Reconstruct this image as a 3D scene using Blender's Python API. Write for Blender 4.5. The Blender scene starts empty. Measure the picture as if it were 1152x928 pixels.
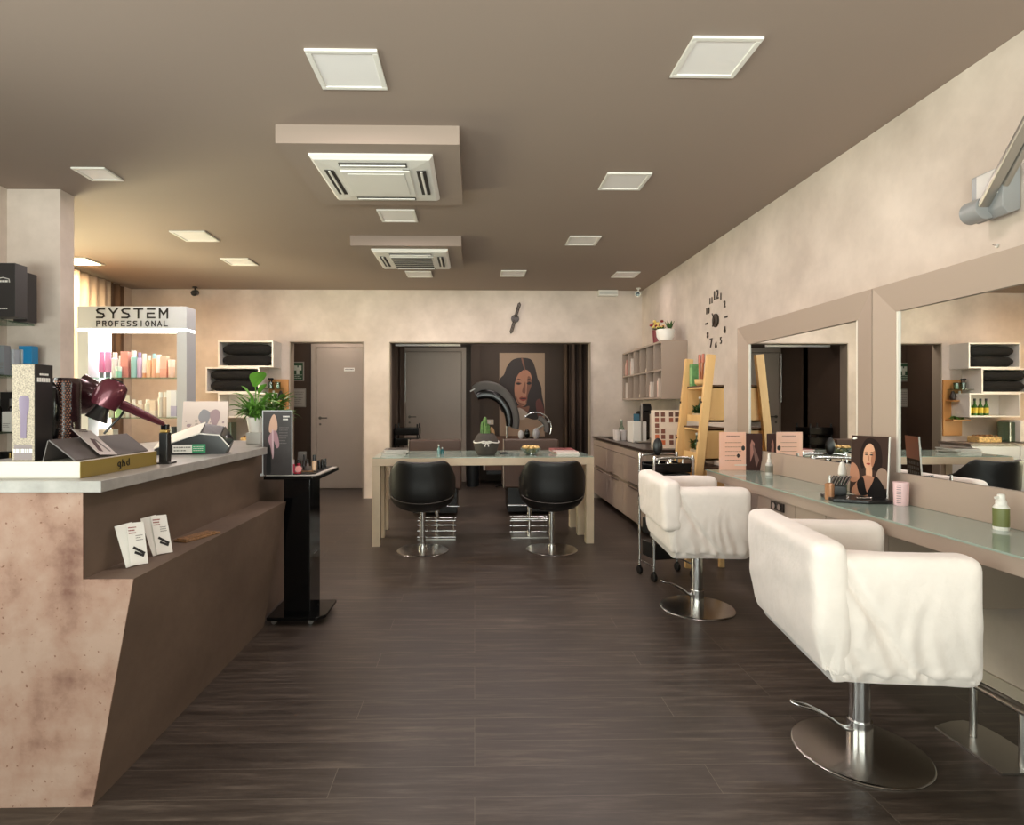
import bpy, bmesh, math, random
from math import sin, cos, pi, radians, atan, sqrt
from mathutils import Vector, Matrix, noise
random.seed(7)
S = bpy.context.scene
COL = S.collection

# ------------------------------------------------------------------ helpers
def lin(c):
    f = lambda v: (v/12.92 if v <= .04045 else ((v+.055)/1.055)**2.4)
    return tuple(f(v/255.) for v in c) + (1.,)

MATS = {}
def mat(name, rgb, rough=.5, metal=0., var=0., vscale=3., bump=0., bscale=40., spec=.5, rgb2=None,
        emit=None, estr=0., stretch=(1, 1, 1), sheen=0., coat=0., detail=4.):
    if name in MATS: return MATS[name]
    m = bpy.data.materials.new(name); m.use_nodes = True
    nt = m.node_tree; N = nt.nodes; L = nt.links
    b = N['Principled BSDF']
    b.inputs['Base Color'].default_value = lin(rgb)
    b.inputs['Roughness'].default_value = rough
    b.inputs['Metallic'].default_value = metal
    b.inputs['Specular IOR Level'].default_value = spec
    if coat: b.inputs['Coat Weight'].default_value = coat
    if sheen: b.inputs['Sheen Weight'].default_value = sheen
    if emit:
        b.inputs['Emission Color'].default_value = lin(emit); b.inputs['Emission Strength'].default_value = estr
    if var or rgb2 or bump:
        tc = N.new('ShaderNodeTexCoord'); mp = N.new('ShaderNodeMapping')
        mp.inputs['Scale'].default_value = stretch
        L.new(tc.outputs['Object'], mp.inputs['Vector'])
    if var or rgb2:
        n = N.new('ShaderNodeTexNoise'); n.inputs['Scale'].default_value = vscale
        n.inputs['Detail'].default_value = detail; n.inputs['Roughness'].default_value = .6
        L.new(mp.outputs[0], n.inputs['Vector'])
        r = N.new('ShaderNodeValToRGB')
        r.color_ramp.elements[0].position = .3; r.color_ramp.elements[1].position = .72
        if rgb2 is None:
            r.color_ramp.elements[0].color = lin([max(0, v*(1-var)) for v in rgb])
            r.color_ramp.elements[1].color = lin([min(255, v*(1+var)) for v in rgb])
        else:
            r.color_ramp.elements[0].color = lin(rgb); r.color_ramp.elements[1].color = lin(rgb2)
        L.new(n.outputs['Fac'], r.inputs['Fac']); L.new(r.outputs[0], b.inputs['Base Color'])
    if bump:
        n2 = N.new('ShaderNodeTexNoise'); n2.inputs['Scale'].default_value = bscale
        n2.inputs['Detail'].default_value = 3
        L.new(mp.outputs[0], n2.inputs['Vector'])
        bp = N.new('ShaderNodeBump'); bp.inputs['Strength'].default_value = bump; bp.inputs['Distance'].default_value = .01
        L.new(n2.outputs['Fac'], bp.inputs['Height']); L.new(bp.outputs[0], b.inputs['Normal'])
    MATS[name] = m
    return m

def glass(name, tint, gloss=.10, rough=.02):
    """thin clear sheet: mostly see-through, a little mirror reflection"""
    if name in MATS: return MATS[name]
    m = bpy.data.materials.new(name); m.use_nodes = True
    nt = m.node_tree; N = nt.nodes; L = nt.links
    N.remove(N['Principled BSDF'])
    t = N.new('ShaderNodeBsdfTransparent'); t.inputs[0].default_value = lin(tint)
    g = N.new('ShaderNodeBsdfGlossy'); g.inputs['Roughness'].default_value = rough
    f = N.new('ShaderNodeLayerWeight'); f.inputs[0].default_value = .25
    mth = N.new('ShaderNodeMath'); mth.operation = 'MULTIPLY_ADD'
    mth.inputs[1].default_value = .6; mth.inputs[2].default_value = gloss
    L.new(f.outputs['Fresnel'], mth.inputs[0])
    x = N.new('ShaderNodeMixShader')
    L.new(mth.outputs[0], x.inputs[0]); L.new(t.outputs[0], x.inputs[1]); L.new(g.outputs[0], x.inputs[2])
    L.new(x.outputs[0], N['Material Output'].inputs[0])
    MATS[name] = m
    return m

class MB:
    """collects shapes; build() links them as ONE mesh object"""
    def __init__(self): self.bm = bmesh.new(); self.M = Matrix()
    def _add(self, t, mi=0, M=None):
        for f in t.faces: f.material_index = mi
        bmesh.ops.transform(t, matrix=self.M @ (M or Matrix()), verts=t.verts)
        me = bpy.data.meshes.new('tmp'); t.to_mesh(me); t.free()
        self.bm.from_mesh(me); bpy.data.meshes.remove(me)
        return self
    def box(self, x0, x1, y0, y1, z0, z1, bev=0., mi=0, seg=2, M=None):
        t = bmesh.new(); bmesh.ops.create_cube(t, size=1.)
        for v in t.verts:
            v.co = Vector(((x0+x1)/2+v.co.x*(x1-x0), (y0+y1)/2+v.co.y*(y1-y0), (z0+z1)/2+v.co.z*(z1-z0)))
        if bev:
            bev = min(bev, .49*min(abs(x1-x0), abs(y1-y0), abs(z1-z0)))
            bmesh.ops.bevel(t, geom=t.edges[:], offset=bev, segments=seg, profile=.5, affect='EDGES')
        return self._add(t, mi, M)
    def cyl(self, c, r, h, r2=None, seg=24, bev=0., mi=0, M=None):
        """vertical cylinder standing on point c"""
        t = bmesh.new()
        bmesh.ops.create_cone(t, cap_ends=True, segments=seg, radius1=r, radius2=r if r2 is None else r2, depth=h)
        bmesh.ops.translate(t, verts=t.verts, vec=(0, 0, h/2))
        if bev:
            es = [e for e in t.edges if len(e.link_faces) == 2 and any(len(f.verts) > 4 for f in e.link_faces)]
            bmesh.ops.bevel(t, geom=es, offset=bev, segments=2, profile=.5, affect='EDGES')
        bmesh.ops.translate(t, verts=t.verts, vec=c)
        return self._add(t, mi, M)
    def rod(self, a, b, r, r2=None, seg=12, mi=0):
        a = Vector(a); b = Vector(b); d = b-a
        t = bmesh.new()
        bmesh.ops.create_cone(t, cap_ends=True, segments=seg, radius1=r, radius2=r if r2 is None else r2, depth=d.length)
        q = d.to_track_quat('Z', 'Y').to_matrix().to_4x4()
        bmesh.ops.transform(t, verts=t.verts, matrix=Matrix.Translation((a+b)/2) @ q)
        return self._add(t, mi)
    def bar(self, a, b, w, h, up=(0, 0, 1), bev=0., mi=0):
        """rectangular bar from a to b, w sideways, h along up"""
        a = Vector(a); b = Vector(b); d = (b-a); L = d.length; d.normalize()
        s = d.cross(Vector(up)).normalized(); u = s.cross(d)
        M = Matrix((( s.x, d.x, u.x, (a.x+b.x)/2), (s.y, d.y, u.y, (a.y+b.y)/2), (s.z, d.z, u.z, (a.z+b.z)/2), (0, 0, 0, 1)))
        return self.box(-w/2, w/2, -L/2, L/2, -h/2, h/2, bev, mi, 2, M)
    def tube(self, pts, r, seg=8, closed=False, mi=0, taper=None):
        P = [Vector(p) for p in pts]; n = len(P); t = bmesh.new(); rings = []
        nrm = None
        for i in range(n):
            a = P[(i-1) % n] if (closed or i > 0) else P[i]
            b = P[(i+1) % n] if (closed or i < n-1) else P[i]
            d = (b-a).normalized()
            if nrm is None:
                nrm = d.orthogonal().normalized()
            else:
                nrm = (nrm-d*nrm.dot(d)).normalized()
            bn = d.cross(nrm)
            rr = r if taper is None else r*taper(i/(n-1.))
            rings.append([t.verts.new(P[i]+(nrm*cos(2*pi*k/seg)+bn*sin(2*pi*k/seg))*rr) for k in range(seg)])
        for i in range(n if closed else n-1):
            A = rings[i]; B = rings[(i+1) % n]
            for k in range(seg):
                t.faces.new((A[k], A[(k+1) % seg], B[(k+1) % seg], B[k]))
        if not closed:
            t.faces.new(rings[0][::-1]); t.faces.new(rings[-1])
        bmesh.ops.recalc_face_normals(t, faces=t.faces)
        return self._add(t, mi)
    def lathe(self, prof, c=(0, 0, 0), seg=28, mi=0, M=None, sx=1., sy=1.):
        t = bmesh.new(); rings = []
        for r, z in prof:
            if r < 1e-5: rings.append([t.verts.new((0, 0, z))])
            else: rings.append([t.verts.new((r*sx*cos(2*pi*k/seg), r*sy*sin(2*pi*k/seg), z)) for k in range(seg)])
        for A, B in zip(rings, rings[1:]):
            for k in range(seg):
                k2 = (k+1) % seg
                if len(A) == 1 and len(B) == 1: continue
                if len(A) == 1: t.faces.new((A[0], B[k2], B[k]))
                elif len(B) == 1: t.faces.new((A[k], A[k2], B[0]))
                else: t.faces.new((A[k], A[k2], B[k2], B[k]))
        bmesh.ops.recalc_face_normals(t, faces=t.faces)
        bmesh.ops.translate(t, verts=t.verts, vec=c)
        return self._add(t, mi, M)
    def prism(self, pts, ext, mi=0, bev=0.):
        """polygon of 3-D points extruded along ext"""
        t = bmesh.new(); e = Vector(ext)
        A = [t.verts.new(Vector(p)) for p in pts]; B = [t.verts.new(Vector(p)+e) for p in pts]
        n = len(A); t.faces.new(A[::-1]); t.faces.new(B)
        for i in range(n): t.faces.new((A[i], A[(i+1) % n], B[(i+1) % n], B[i]))
        bmesh.ops.recalc_face_normals(t, faces=t.faces)
        if bev: bmesh.ops.bevel(t, geom=t.edges[:], offset=bev, segments=2, profile=.5, affect='EDGES')
        return self._add(t, mi)
    def ball(self, c, r, s=(1, 1, 1), seg=16, mi=0, M=None):
        t = bmesh.new(); bmesh.ops.create_uvsphere(t, u_segments=seg, v_segments=max(6, seg//2), radius=r)
        for v in t.verts: v.co = Vector((v.co.x*s[0]+c[0], v.co.y*s[1]+c[1], v.co.z*s[2]+c[2]))
        return self._add(t, mi, M)
    def poly(self, pts, mi=0):
        t = bmesh.new(); f = t.faces.new([t.verts.new(Vector(p)) for p in pts])
        bmesh.ops.triangulate(t, faces=[f])
        return self._add(t, mi)
    def grid(self, rows, mi=0, closed=False):
        t = bmesh.new(); V = [[t.verts.new(Vector(p)) for p in r] for r in rows]
        for A, B in zip(V, V[1:]):
            m = len(A)
            for k in range(m if closed else m-1):
                t.faces.new((A[k], A[(k+1) % m], B[(k+1) % m], B[k]))
        return self._add(t, mi)
    def leaf(self, base, d, length, width, droop=.3, mi=0, n=4):
        d = Vector(d).normalized(); s = d.cross(Vector((0, 0, 1)))
        if s.length < .01: s = Vector((1, 0, 0))
        s.normalize(); b = Vector(base); rows = []
        for i in range(n+1):
            f = i/n; w = width*sin(pi*min(.97, .08+f*.9))*.5
            p = b+d*length*f+Vector((0, 0, -droop*length*f*f)); k = Vector((0, 0, w*.35))
            rows.append([p-s*w+k, p, p+s*w+k])
        return self.grid(rows, mi)
    def build(self, name, mats, parent=None, smooth=True, angle=38., solid=0.):
        me = bpy.data.meshes.new(name); self.bm.to_mesh(me); self.bm.free()
        for m in (mats if isinstance(mats, (list, tuple)) else [mats]): me.materials.append(m)
        if smooth:
            me.polygons.foreach_set('use_smooth', [True]*len(me.polygons)); me.set_sharp_from_angle(angle=radians(angle))
        o = bpy.data.objects.new(name, me); COL.objects.link(o)
        if parent is not None: o.parent = parent
        if smooth and len(me.polygons) < 4000:
            wn = o.modifiers.new('wn', 'WEIGHTED_NORMAL'); wn.keep_sharp = True; wn.weight = 60
        if solid:
            md = o.modifiers.new('thick', 'SOLIDIFY'); md.thickness = solid; md.offset = 0
        return o

def tag(o, label, cat, group=None):
    o['label'] = label; o['category'] = cat
    if group: o['group'] = group
    return o
def thing(name, label, cat, loc=(0, 0, 0), rz=0., group=None):
    o = bpy.data.objects.new(name, None); COL.objects.link(o); o.empty_display_size = .05
    o.location = loc; o.rotation_euler = (0, 0, rz)
    return tag(o, label, cat, group)
def struct(o):
    o['kind'] = 'structure'; return o
def copy_tree(o, parent=None):
    c = o.copy(); COL.objects.link(c)
    if parent is not None: c.parent = parent
    for ch in list(o.children): copy_tree(ch, c)
    return c
def at(px, py, Y):
    """point of the room at depth Y seen along the given line of sight"""
    th = atan(12/660.); u = (px-546.)/660.; v = -(py-456.)/660.
    dx, dy = sin(th)+u*cos(th), cos(th)-u*sin(th)
    return Vector((dx*Y/dy, Y, 1.2+v*Y/dy))
def smooth_poly(pts, n=5, closed=True):
    out = []; m = len(pts)
    for i in range(m if closed else m-1):
        g = lambda j: Vector(pts[j % m]) if closed else Vector(pts[max(0, min(m-1, j))])
        p0, p1, p2, p3 = g(i-1), g(i), g(i+1), g(i+2)
        for k in range(n):
            t = k/n
            out.append(.5*((2*p1)+(p2-p0)*t+(2*p0-5*p1+4*p2-p3)*t*t+(3*p1-p0-3*p2+p3)*t**3))
    if not closed: out.append(Vector(pts[-1]))
    return out

# stroke letters on a 1 x 1 cell
GL = {
 'S': [[(.95,.95),(.3,.95),(.05,.8),(.2,.58),(.45,.52)],[(.5,.48),(.8,.42),(.95,.2),(.7,.05),(.05,.05)]],
 'Y': [[(.02,.98),(.5,.48),(.98,.98)],[(.5,.48),(.5,.02)]],
 'T': [[(.0,.95),(1,.95)],[(.5,.95),(.5,.02)]],
 'E': [[(.95,.95),(.1,.95)],[(.85,.5),(.1,.5)],[(.95,.05),(.1,.05)],[(.1,.05),(.1,.5)]],
 'M': [[(.04,.02),(.04,.95),(.5,.4),(.96,.95),(.96,.02)]],
 'P': [[(.1,.0),(.1,.95),(.8,.95),(.92,.72),(.8,.5),(.1,.5)]],
 'R': [[(.1,.0),(.1,.95),(.8,.95),(.92,.72),(.8,.5),(.1,.5)],[(.5,.5),(.95,.0)]],
 'O': [[(.5,1),(.85,.85),(1,.5),(.85,.15),(.5,0),(.15,.15),(0,.5),(.15,.85),(.5,1)]],
 'F': [[(.1,.0),(.1,.95),(.95,.95)],[(.1,.5),(.8,.5)]],
 'I': [[(.5,.0),(.5,1)]],
 'N': [[(.05,.0),(.05,.98),(.95,.02),(.95,1)]],
 'A': [[(.0,.0),(.5,1),(1,.0)],[(.2,.32),(.8,.32)]],
 'L': [[(.1,1),(.1,.05),(.95,.05)]],
 'C': [[(.95,.9),(.4,1),(.05,.7),(.05,.3),(.4,0),(.95,.1)]],
 'U': [[(.05,1),(.05,.25),(.3,0),(.7,0),(.95,.25),(.95,1)]],
 'V': [[(0,1),(.5,0),(1,1)]],
 'g': [[(.85,.75),(.5,.8),(.15,.6),(.15,.3),(.5,.1),(.85,.3),(.85,.75),(.85,-.2),(.5,-.4),(.1,-.3)]],
 'h': [[(.15,1.15),(.15,.05)],[(.15,.5),(.5,.75),(.85,.55),(.85,.05)]],
 'd': [[(.85,1.15),(.85,.1),(.5,.05),(.15,.3),(.15,.6),(.5,.78),(.85,.6)]],
}
def strokes(mb, text, o, right, up, h, w, gap, th, nrm, mi=0, depth=.002):
    """raised lettering: text from corner o along right"""
    o = Vector(o); right = Vector(right).normalized(); up = Vector(up).normalized(); nrm = Vector(nrm).normalized(); x = 0.
    for ch in text:
        for st in GL.get(ch, []):
            for (a, b), (c, d) in zip(st, st[1:]):
                p = o+right*(x+a*w)+up*(b*h)+nrm*depth*.5; q = o+right*(x+c*w)+up*(d*h)+nrm*depth*.5
                e = (q-p).normalized()*th*.45
                mb.bar(p-e, q+e, th, depth, up=nrm, mi=mi)
        x += w+gap
    return mb
def scribble(mb, o, right, up, w, h, nrm, mi, lines=3, seed=1, th=None):
    """rows of small printed marks too small to read"""
    rnd = random.Random(seed); o = Vector(o); right = Vector(right).normalized(); up = Vector(up).normalized(); nrm = Vector(nrm).normalized()
    lh = h/lines; th = th or lh*.35
    for i in range(lines):
        y = h-(i+.5)*lh; x = 0.
        wl = w*(1. if i == 0 else rnd.uniform(.6, 1.))
        while x < wl:
            l = rnd.uniform(.06, .16)*w
            l = min(l, w-x)
            if l < .01*w: break
            p = o+right*x+up*y+nrm*.0007
            mb.bar(p, p+right*l, th, .0008, up=nrm, mi=mi)
            x += l+.04*w
    return mb
def text_mesh(mb, s, size, M, mi=0, ext=.002):
    cu = bpy.data.curves.new('t', 'FONT'); cu.body = s; cu.size = size; cu.align_x = 'CENTER'; cu.align_y = 'CENTER'; cu.extrude = ext; cu.resolution_u = 3
    o = bpy.data.objects.new('t', cu); COL.objects.link(o)
    dg = bpy.context.evaluated_depsgraph_get(); dg.update()
    me = bpy.data.meshes.new_from_object(o.evaluated_get(dg))
    bpy.data.objects.remove(o); bpy.data.curves.remove(cu)
    t = bmesh.new(); t.from_mesh(me); bpy.data.meshes.remove(me)
    return mb._add(t, mi, M)
def frameM(o, right, up):
    r = Vector(right).normalized(); u = Vector(up).normalized(); n = r.cross(u)
    return Matrix(((r.x, u.x, n.x, o[0]), (r.y, u.y, n.y, o[1]), (r.z, u.z, n.z, o[2]), (0, 0, 0, 1)))
ORD = ['first', 'second', 'third', 'fourth', 'fifth', 'sixth', 'seventh', 'eighth', 'ninth', 'tenth', 'eleventh', 'twelfth', 'thirteenth', 'fourteenth', 'fifteenth']
# ------------------------------------------------------------------ materials
WALL = mat('wall_stucco', (186, 173, 161), .75, rgb2=(218, 205, 193), vscale=2.2, bump=.4, bscale=6., detail=6.)
CEIL = mat('ceiling_taupe', (147, 131, 119), .8)
TAUPE = mat('taupe_lacquer', (163, 146, 132), .42)
TAUPE2 = mat('taupe_side', (150, 136, 120), .5)
WHITE = mat('white_paint', (232, 229, 222), .45)
WHITEP = mat('white_plastic', (226, 223, 215), .4)
GREYW = mat('grey_white_lacquer', (194, 198, 203), .35)
BLACK = mat('black_plastic', (14, 14, 15), .35)
BLACKG = mat('black_gloss', (7, 7, 8), .14, spec=.35)
LEATHER = mat('black_leather', (16, 16, 16), .42, bump=.08, bscale=120.)
CHROME = mat('chrome', (205, 205, 205), .14, 1.)
STEEL = mat('brushed_steel', (176, 174, 170), .3, 1.)
DARKBROWN = mat('dark_brown_paint', (70, 54, 42), .6, var=.06, vscale=2.)
DOORP = mat('door_greige', (168, 154, 140), .42, var=.03, vscale=.8)
GLASS = glass('clear_glass', (236, 246, 241))
GLASSE = glass('green_glass', (205, 228, 216), .12)
FROST = mat('back_painted_glass', (150, 168, 156), .07, spec=.7)
MIRROR = mat('mirror_silver', (242, 244, 242), .0, 1.)
FABRIC = mat('ivory_slipcover', (240, 231, 223), .9, var=.02, vscale=9., bump=.35, bscale=26., sheen=.3)
PINE = mat('pine_wood', (226, 188, 130), .5, rgb2=(208, 164, 104), vscale=7., stretch=(1, 1, .12), detail=6.)
OAKG = mat('table_greige', (216, 198, 170), .45, var=.03, vscale=5.)
GREEN = mat('leaf_green', (70, 120, 38), .5, rgb2=(105, 150, 60), vscale=20.)
GREEND = mat('leaf_dark_green', (38, 66, 26), .5, rgb2=(62, 98, 40), vscale=25.)
PAPER = mat('white_paper', (232, 229, 222), .6)
INK = mat('black_ink', (22, 20, 20), .6)

def floor_mat():
    m = bpy.data.materials.new('dark_plank_floor'); m.use_nodes = True
    nt = m.node_tree; N = nt.nodes; L = nt.links; b = N['Principled BSDF']
    tc = N.new('ShaderNodeTexCoord')
    br = N.new('ShaderNodeTexBrick'); br.offset = .37; br.offset_frequency = 3; br.squash = 1.
    br.inputs['Scale'].default_value = 1.; br.inputs['Mortar Size'].default_value = .0012
    br.inputs['Brick Width'].default_value = 1.22; br.inputs['Row Height'].default_value = .15
    br.inputs['Color1'].default_value = (.0, .0, .0, 1); br.inputs['Color2'].default_value = (1, 1, 1, 1)
    br.inputs['Mortar'].default_value = (.5, .5, .5, 1); br.inputs['Mortar Smooth'].default_value = .2
    L.new(tc.outputs['Object'], br.inputs['Vector'])
    # plank tone + offset of the grain per plank
    mp = N.new('ShaderNodeMapping'); mp.inputs['Scale'].default_value = (1.3, 15., 1.)
    L.new(tc.outputs['Object'], mp.inputs['Vector'])
    add = N.new('ShaderNodeVectorMath'); add.operation = 'MULTIPLY_ADD'
    add.inputs[1].default_value = (9, 13, 4); L.new(br.outputs['Color'], add.inputs[0]); L.new(mp.outputs[0], add.inputs[2])
    n1 = N.new('ShaderNodeTexNoise'); n1.inputs['Scale'].default_value = 2.2; n1.inputs['Detail'].default_value = 7; n1.inputs['Roughness'].default_value = .68
    L.new(add.outputs[0], n1.inputs['Vector'])
    r = N.new('ShaderNodeValToRGB'); e = r.color_ramp.elements
    e[0].position = .3; e[0].color = lin((44, 36, 31)); e[1].position = .74; e[1].color = lin((100, 89, 80))
    k = e.new(.52); k.color = lin((66, 57, 50))
    L.new(n1.outputs['Fac'], r.inputs['Fac'])
    # tone per plank
    mx = N.new('ShaderNodeMix'); mx.data_type = 'RGBA'; mx.blend_type = 'MULTIPLY'; mx.inputs[0].default_value = 1.
    rr = N.new('ShaderNodeMapRange'); rr.inputs[3].default_value = .90; rr.inputs[4].default_value = 1.10
    L.new(br.outputs['Color'], rr.inputs[0]); L.new(r.outputs[0], mx.inputs[6]); L.new(rr.outputs[0], mx.inputs[7])
    mo = N.new('ShaderNodeMix'); mo.data_type = 'RGBA'; L.new(br.outputs['Fac'], mo.inputs[0])
    L.new(mx.outputs[2], mo.inputs[6]); mo.inputs[7].default_value = lin((100, 90, 81))
    L.new(mo.outputs[2], b.inputs['Base Color'])
    b.inputs['Roughness'].default_value = .36
    ra = N.new('ShaderNodeMapRange'); ra.inputs[3].default_value = .3; ra.inputs[4].default_value = .52
    L.new(n1.outputs['Fac'], ra.inputs[0]); L.new(ra.outputs[0], b.inputs['Roughness'])
    bp = N.new('ShaderNodeBump'); bp.inputs['Strength'].default_value = .15; bp.inputs['Distance'].default_value = .004
    L.new(n1.outputs['Fac'], bp.inputs['Height']); L.new(bp.outputs[0], b.inputs['Normal'])
    return m
FLOOR = floor_mat()

# ------------------------------------------------------------------ room shell
ZC = 2.69; XR = 2.18; YB = 7.6; YF = -2.2; XL = -3.22; XA = -4.40
struct(MB().box(XA-.3, XR+.3, YF-.3, 9.6, -.1, 0.).build('floor', FLOOR, smooth=False))
struct(MB().box(XA-.3, XR+.3, YF-.3, YB+.02, ZC, ZC+.1).build('ceiling', CEIL, smooth=False))
struct(MB().box(XR, XR+.12, YF-.2, 7.6, 0., ZC).build('wall_right', WALL, smooth=False))
# back wall with a doorway and a wide opening
b = MB(); D = .14
for x0, x1, z0, z1 in ((XA-.2, -2.38, 0, ZC), (-2.38, -1.435, 2.022, ZC), (-1.435, -1.10, 0, ZC), (-1.10, 1.507, 2.02, ZC), (1.507, XR+.12, 0, ZC)):
    b.box(x0, x1, YB, YB+D, z0, z1)
struct(b.build('wall_back', WALL, smooth=False))
# left: shop wall, the pier at its end, the alcove behind with its window
b = MB()
for y0, y1, z0, z1 in ((YF-.2, -1.6, 0, ZC), (-1.6, 2.3, 0, .5), (-1.6, 2.3, 2.45, ZC), (2.3, 4.1, 0, ZC)): b.box(XL-.12, XL, y0, y1, z0, z1)
struct(b.build('wall_left', WALL, smooth=False))
fr = MB()
for y0, y1, z0, z1 in ((-1.6, -1.54, .5, 2.45), (.32, .38, .5, 2.45), (2.24, 2.3, .5, 2.45), (-1.54, 2.24, .5, .56), (-1.54, 2.24, 2.39, 2.45)): fr.box(XL-.09, XL-.03, y0, y1, z0, z1)
w3 = struct(fr.build('added_window', TAUPE, smooth=False))  # unseen window added to let in more even light from the left
struct(MB().box(XL-.065, XL-.055, -1.56, 2.26, .54, 2.41).build('window_pane', GLASS, w3, smooth=False))
struct(MB().box(XA-.2, -2.858, 4.1, 4.24, 0, ZC).build('wall_left_pier', WALL, smooth=False))
b = MB()
for y0, y1, z0, z1 in ((4.2, 4.75, 0, ZC), (4.75, 7.0, 0, .5), (4.75, 7.0, 2.55, ZC), (7.0, YB+.02, 0, ZC)):
    b.box(XA-.12, XA, y0, y1, z0, z1)
struct(b.build('wall_left_alcove', WALL, smooth=False))
fr = MB()
for y0, y1, z0, z1 in ((4.75, 4.81, .5, 2.55), (5.85, 5.91, .5, 2.55), (6.94, 7.0, .5, 2.55), (4.81, 6.94, .5, .56), (4.81, 6.94, 2.49, 2.55)):
    fr.box(XA-.09, XA-.03, y0, y1, z0, z1)
w1 = struct(fr.build('window_1', WHITE, smooth=False))
struct(MB().box(XA-.065, XA-.055, 4.8, 6.95, .55, 2.5).build('window_pane', GLASS, w1, smooth=False))
# front wall behind the viewer: a glazed shop front
b = MB()
for x0, x1, z0, z1 in ((XL-.12, -2.9, 0, ZC), (1.9, XR+.12, 0, ZC), (-2.9, 1.9, 2.45, ZC), (-2.9, 1.9, 0, .18)):
    b.box(x0, x1, YF-.12, YF, z0, z1)
struct(b.build('wall_front', WALL, smooth=False))
fr = MB()
for x0, x1, z0, z1 in ((-2.9, -2.83, .18, 2.45), (-1.3, -1.23, .18, 2.45), (.3, .37, .18, 2.45), (1.83, 1.9, .18, 2.45), (-2.83, 1.83, .18, .25), (-2.83, 1.83, 2.38, 2.45)):
    fr.box(x0, x1, YF-.1, YF-.03, z0, z1)
w2 = struct(fr.build('window_2', TAUPE, smooth=False))
struct(MB().box(-2.85, 1.85, YF-.07, YF-.06, .22, 2.42).build('window_pane', GLASS, w2, smooth=False))
# rooms behind the openings
b = MB()
b.box(-1.22, -1.10, YB+D, 9.4, 0, 2.45); b.box(-1.22, 1.75, 9.3, 9.42, 0, 2.45); b.box(1.62, 1.75, YB+D, 9.4, 0, 2.45)
struct(b.build('wall_wash_area', DARKBROWN, smooth=False))
struct(MB().box(-1.22, 1.75, YB+D, 9.42, 2.45, 2.55).build('ceiling_wash_area', CEIL, smooth=False))
b = MB()
b.box(-2.75, -2.6, YB+D, 8.62, 0, 2.45); b.box(-2.7, -1.10, 8.5, 8.62, 0, 2.45); b.box(-1.36, -1.22, YB+D, 8.6, 0, 2.45)
struct(b.build('wall_corridor', DARKBROWN, smooth=False))
struct(MB().box(-2.75, -1.22, YB+D, 8.62, 2.45, 2.55).build('ceiling_corridor', CEIL, smooth=False))
# jamb linings of the two openings
b = MB()
for x in (-2.38, -1.447): b.box(x, x+.012, YB-.012, YB+D, 0, 2.022)
b.box(-2.38, -1.435, YB-.012, YB+D, 2.010, 2.022)
struct(b.build('trim_1', mat('jamb_greige', (150, 138, 122), .6), smooth=False))
b = MB()
for x in (-1.10, 1.495): b.box(x, x+.012, YB-.012, YB+D, 0, 2.02)
b.box(-1.10, 1.507, YB-.012, YB+D, 2.008, 2.02)
struct(b.build('trim_2', MATS['jamb_greige'], smooth=False))
b = MB().box(1.507, XR-.001, YB-.014, YB, 0, .08, .003)
struct(b.build('baseboard_back', mat('baseboard', (190, 180, 165), .5)))
b = MB().box(XR-.014, XR, -1.5, 7.58, 0, .07, .003)
struct(b.build('baseboard_right', MATS['baseboard']))

# ---- doors in the dark rooms
def door(name, x0, x1, y, z1, hinge_left=True, panel=True, sign=False):
    d = MB()
    d.box(x0, x0+.07, y-.05, y, 0, z1, .004); d.box(x1-.07, x1, y-.05, y, 0, z1, .004); d.box(x0+.07, x1-.07, y-.05, y, z1-.07, z1, .004)
    o = struct(d.build(name, DOORP))
    l = MB().box(x0+.075, x1-.075, y-.04, y-.005, .01, z1-.075, .004)
    l.build('door_leaf', DOORP, o)
    hx = x0+.13
    h = MB().cyl((0, 0, 0), .022, .012, M=Matrix.Translation((hx, y-.04, 1.02)) @ Matrix.Rotation(pi/2, 4, 'X'))
    h.rod((hx, y-.05, 1.02), (hx, y-.085, 1.02), .008); h.rod((hx-.005, y-.085, 1.02), (hx+.11, y-.085, 1.02), .008)
    h.cyl((0, 0, 0), .016, .008, M=Matrix.Translation((hx, y-.04, .93)) @ Matrix.Rotation(pi/2, 4, 'X'))
    h.build('door_handle', mat('dark_nickel', (110, 104, 96), .3, 1.), o)
    if sign:
        s = MB().box(x0+.47, x0+.62, y-.046, y-.04, 1.69, 1.74, .002)
        scribble(s, (x0+.485, y-.0465, 1.70), (1, 0, 0), (0, 0, 1), .12, .03, (0, -1, 0), 1, 1, 4)
        s.build('name_plate', [PAPER, INK], o)
    return o
door('door_1', -2.345, -1.37, 8.5, 2.10, sign=True)
o = door('door_2', -1.155, -.135, 9.3, 2.115)
MB().rod((-1.085, 9.21, 1.25), (-1.085, 9.21, 2.02), .012).rod((-1.085, 9.21, 1.3), (-1.085, 9.262, 1.3), .008).rod((-1.085, 9.21, 1.97), (-1.085, 9.262, 1.97), .008).build('pull_bar', STEEL, o)

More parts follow.
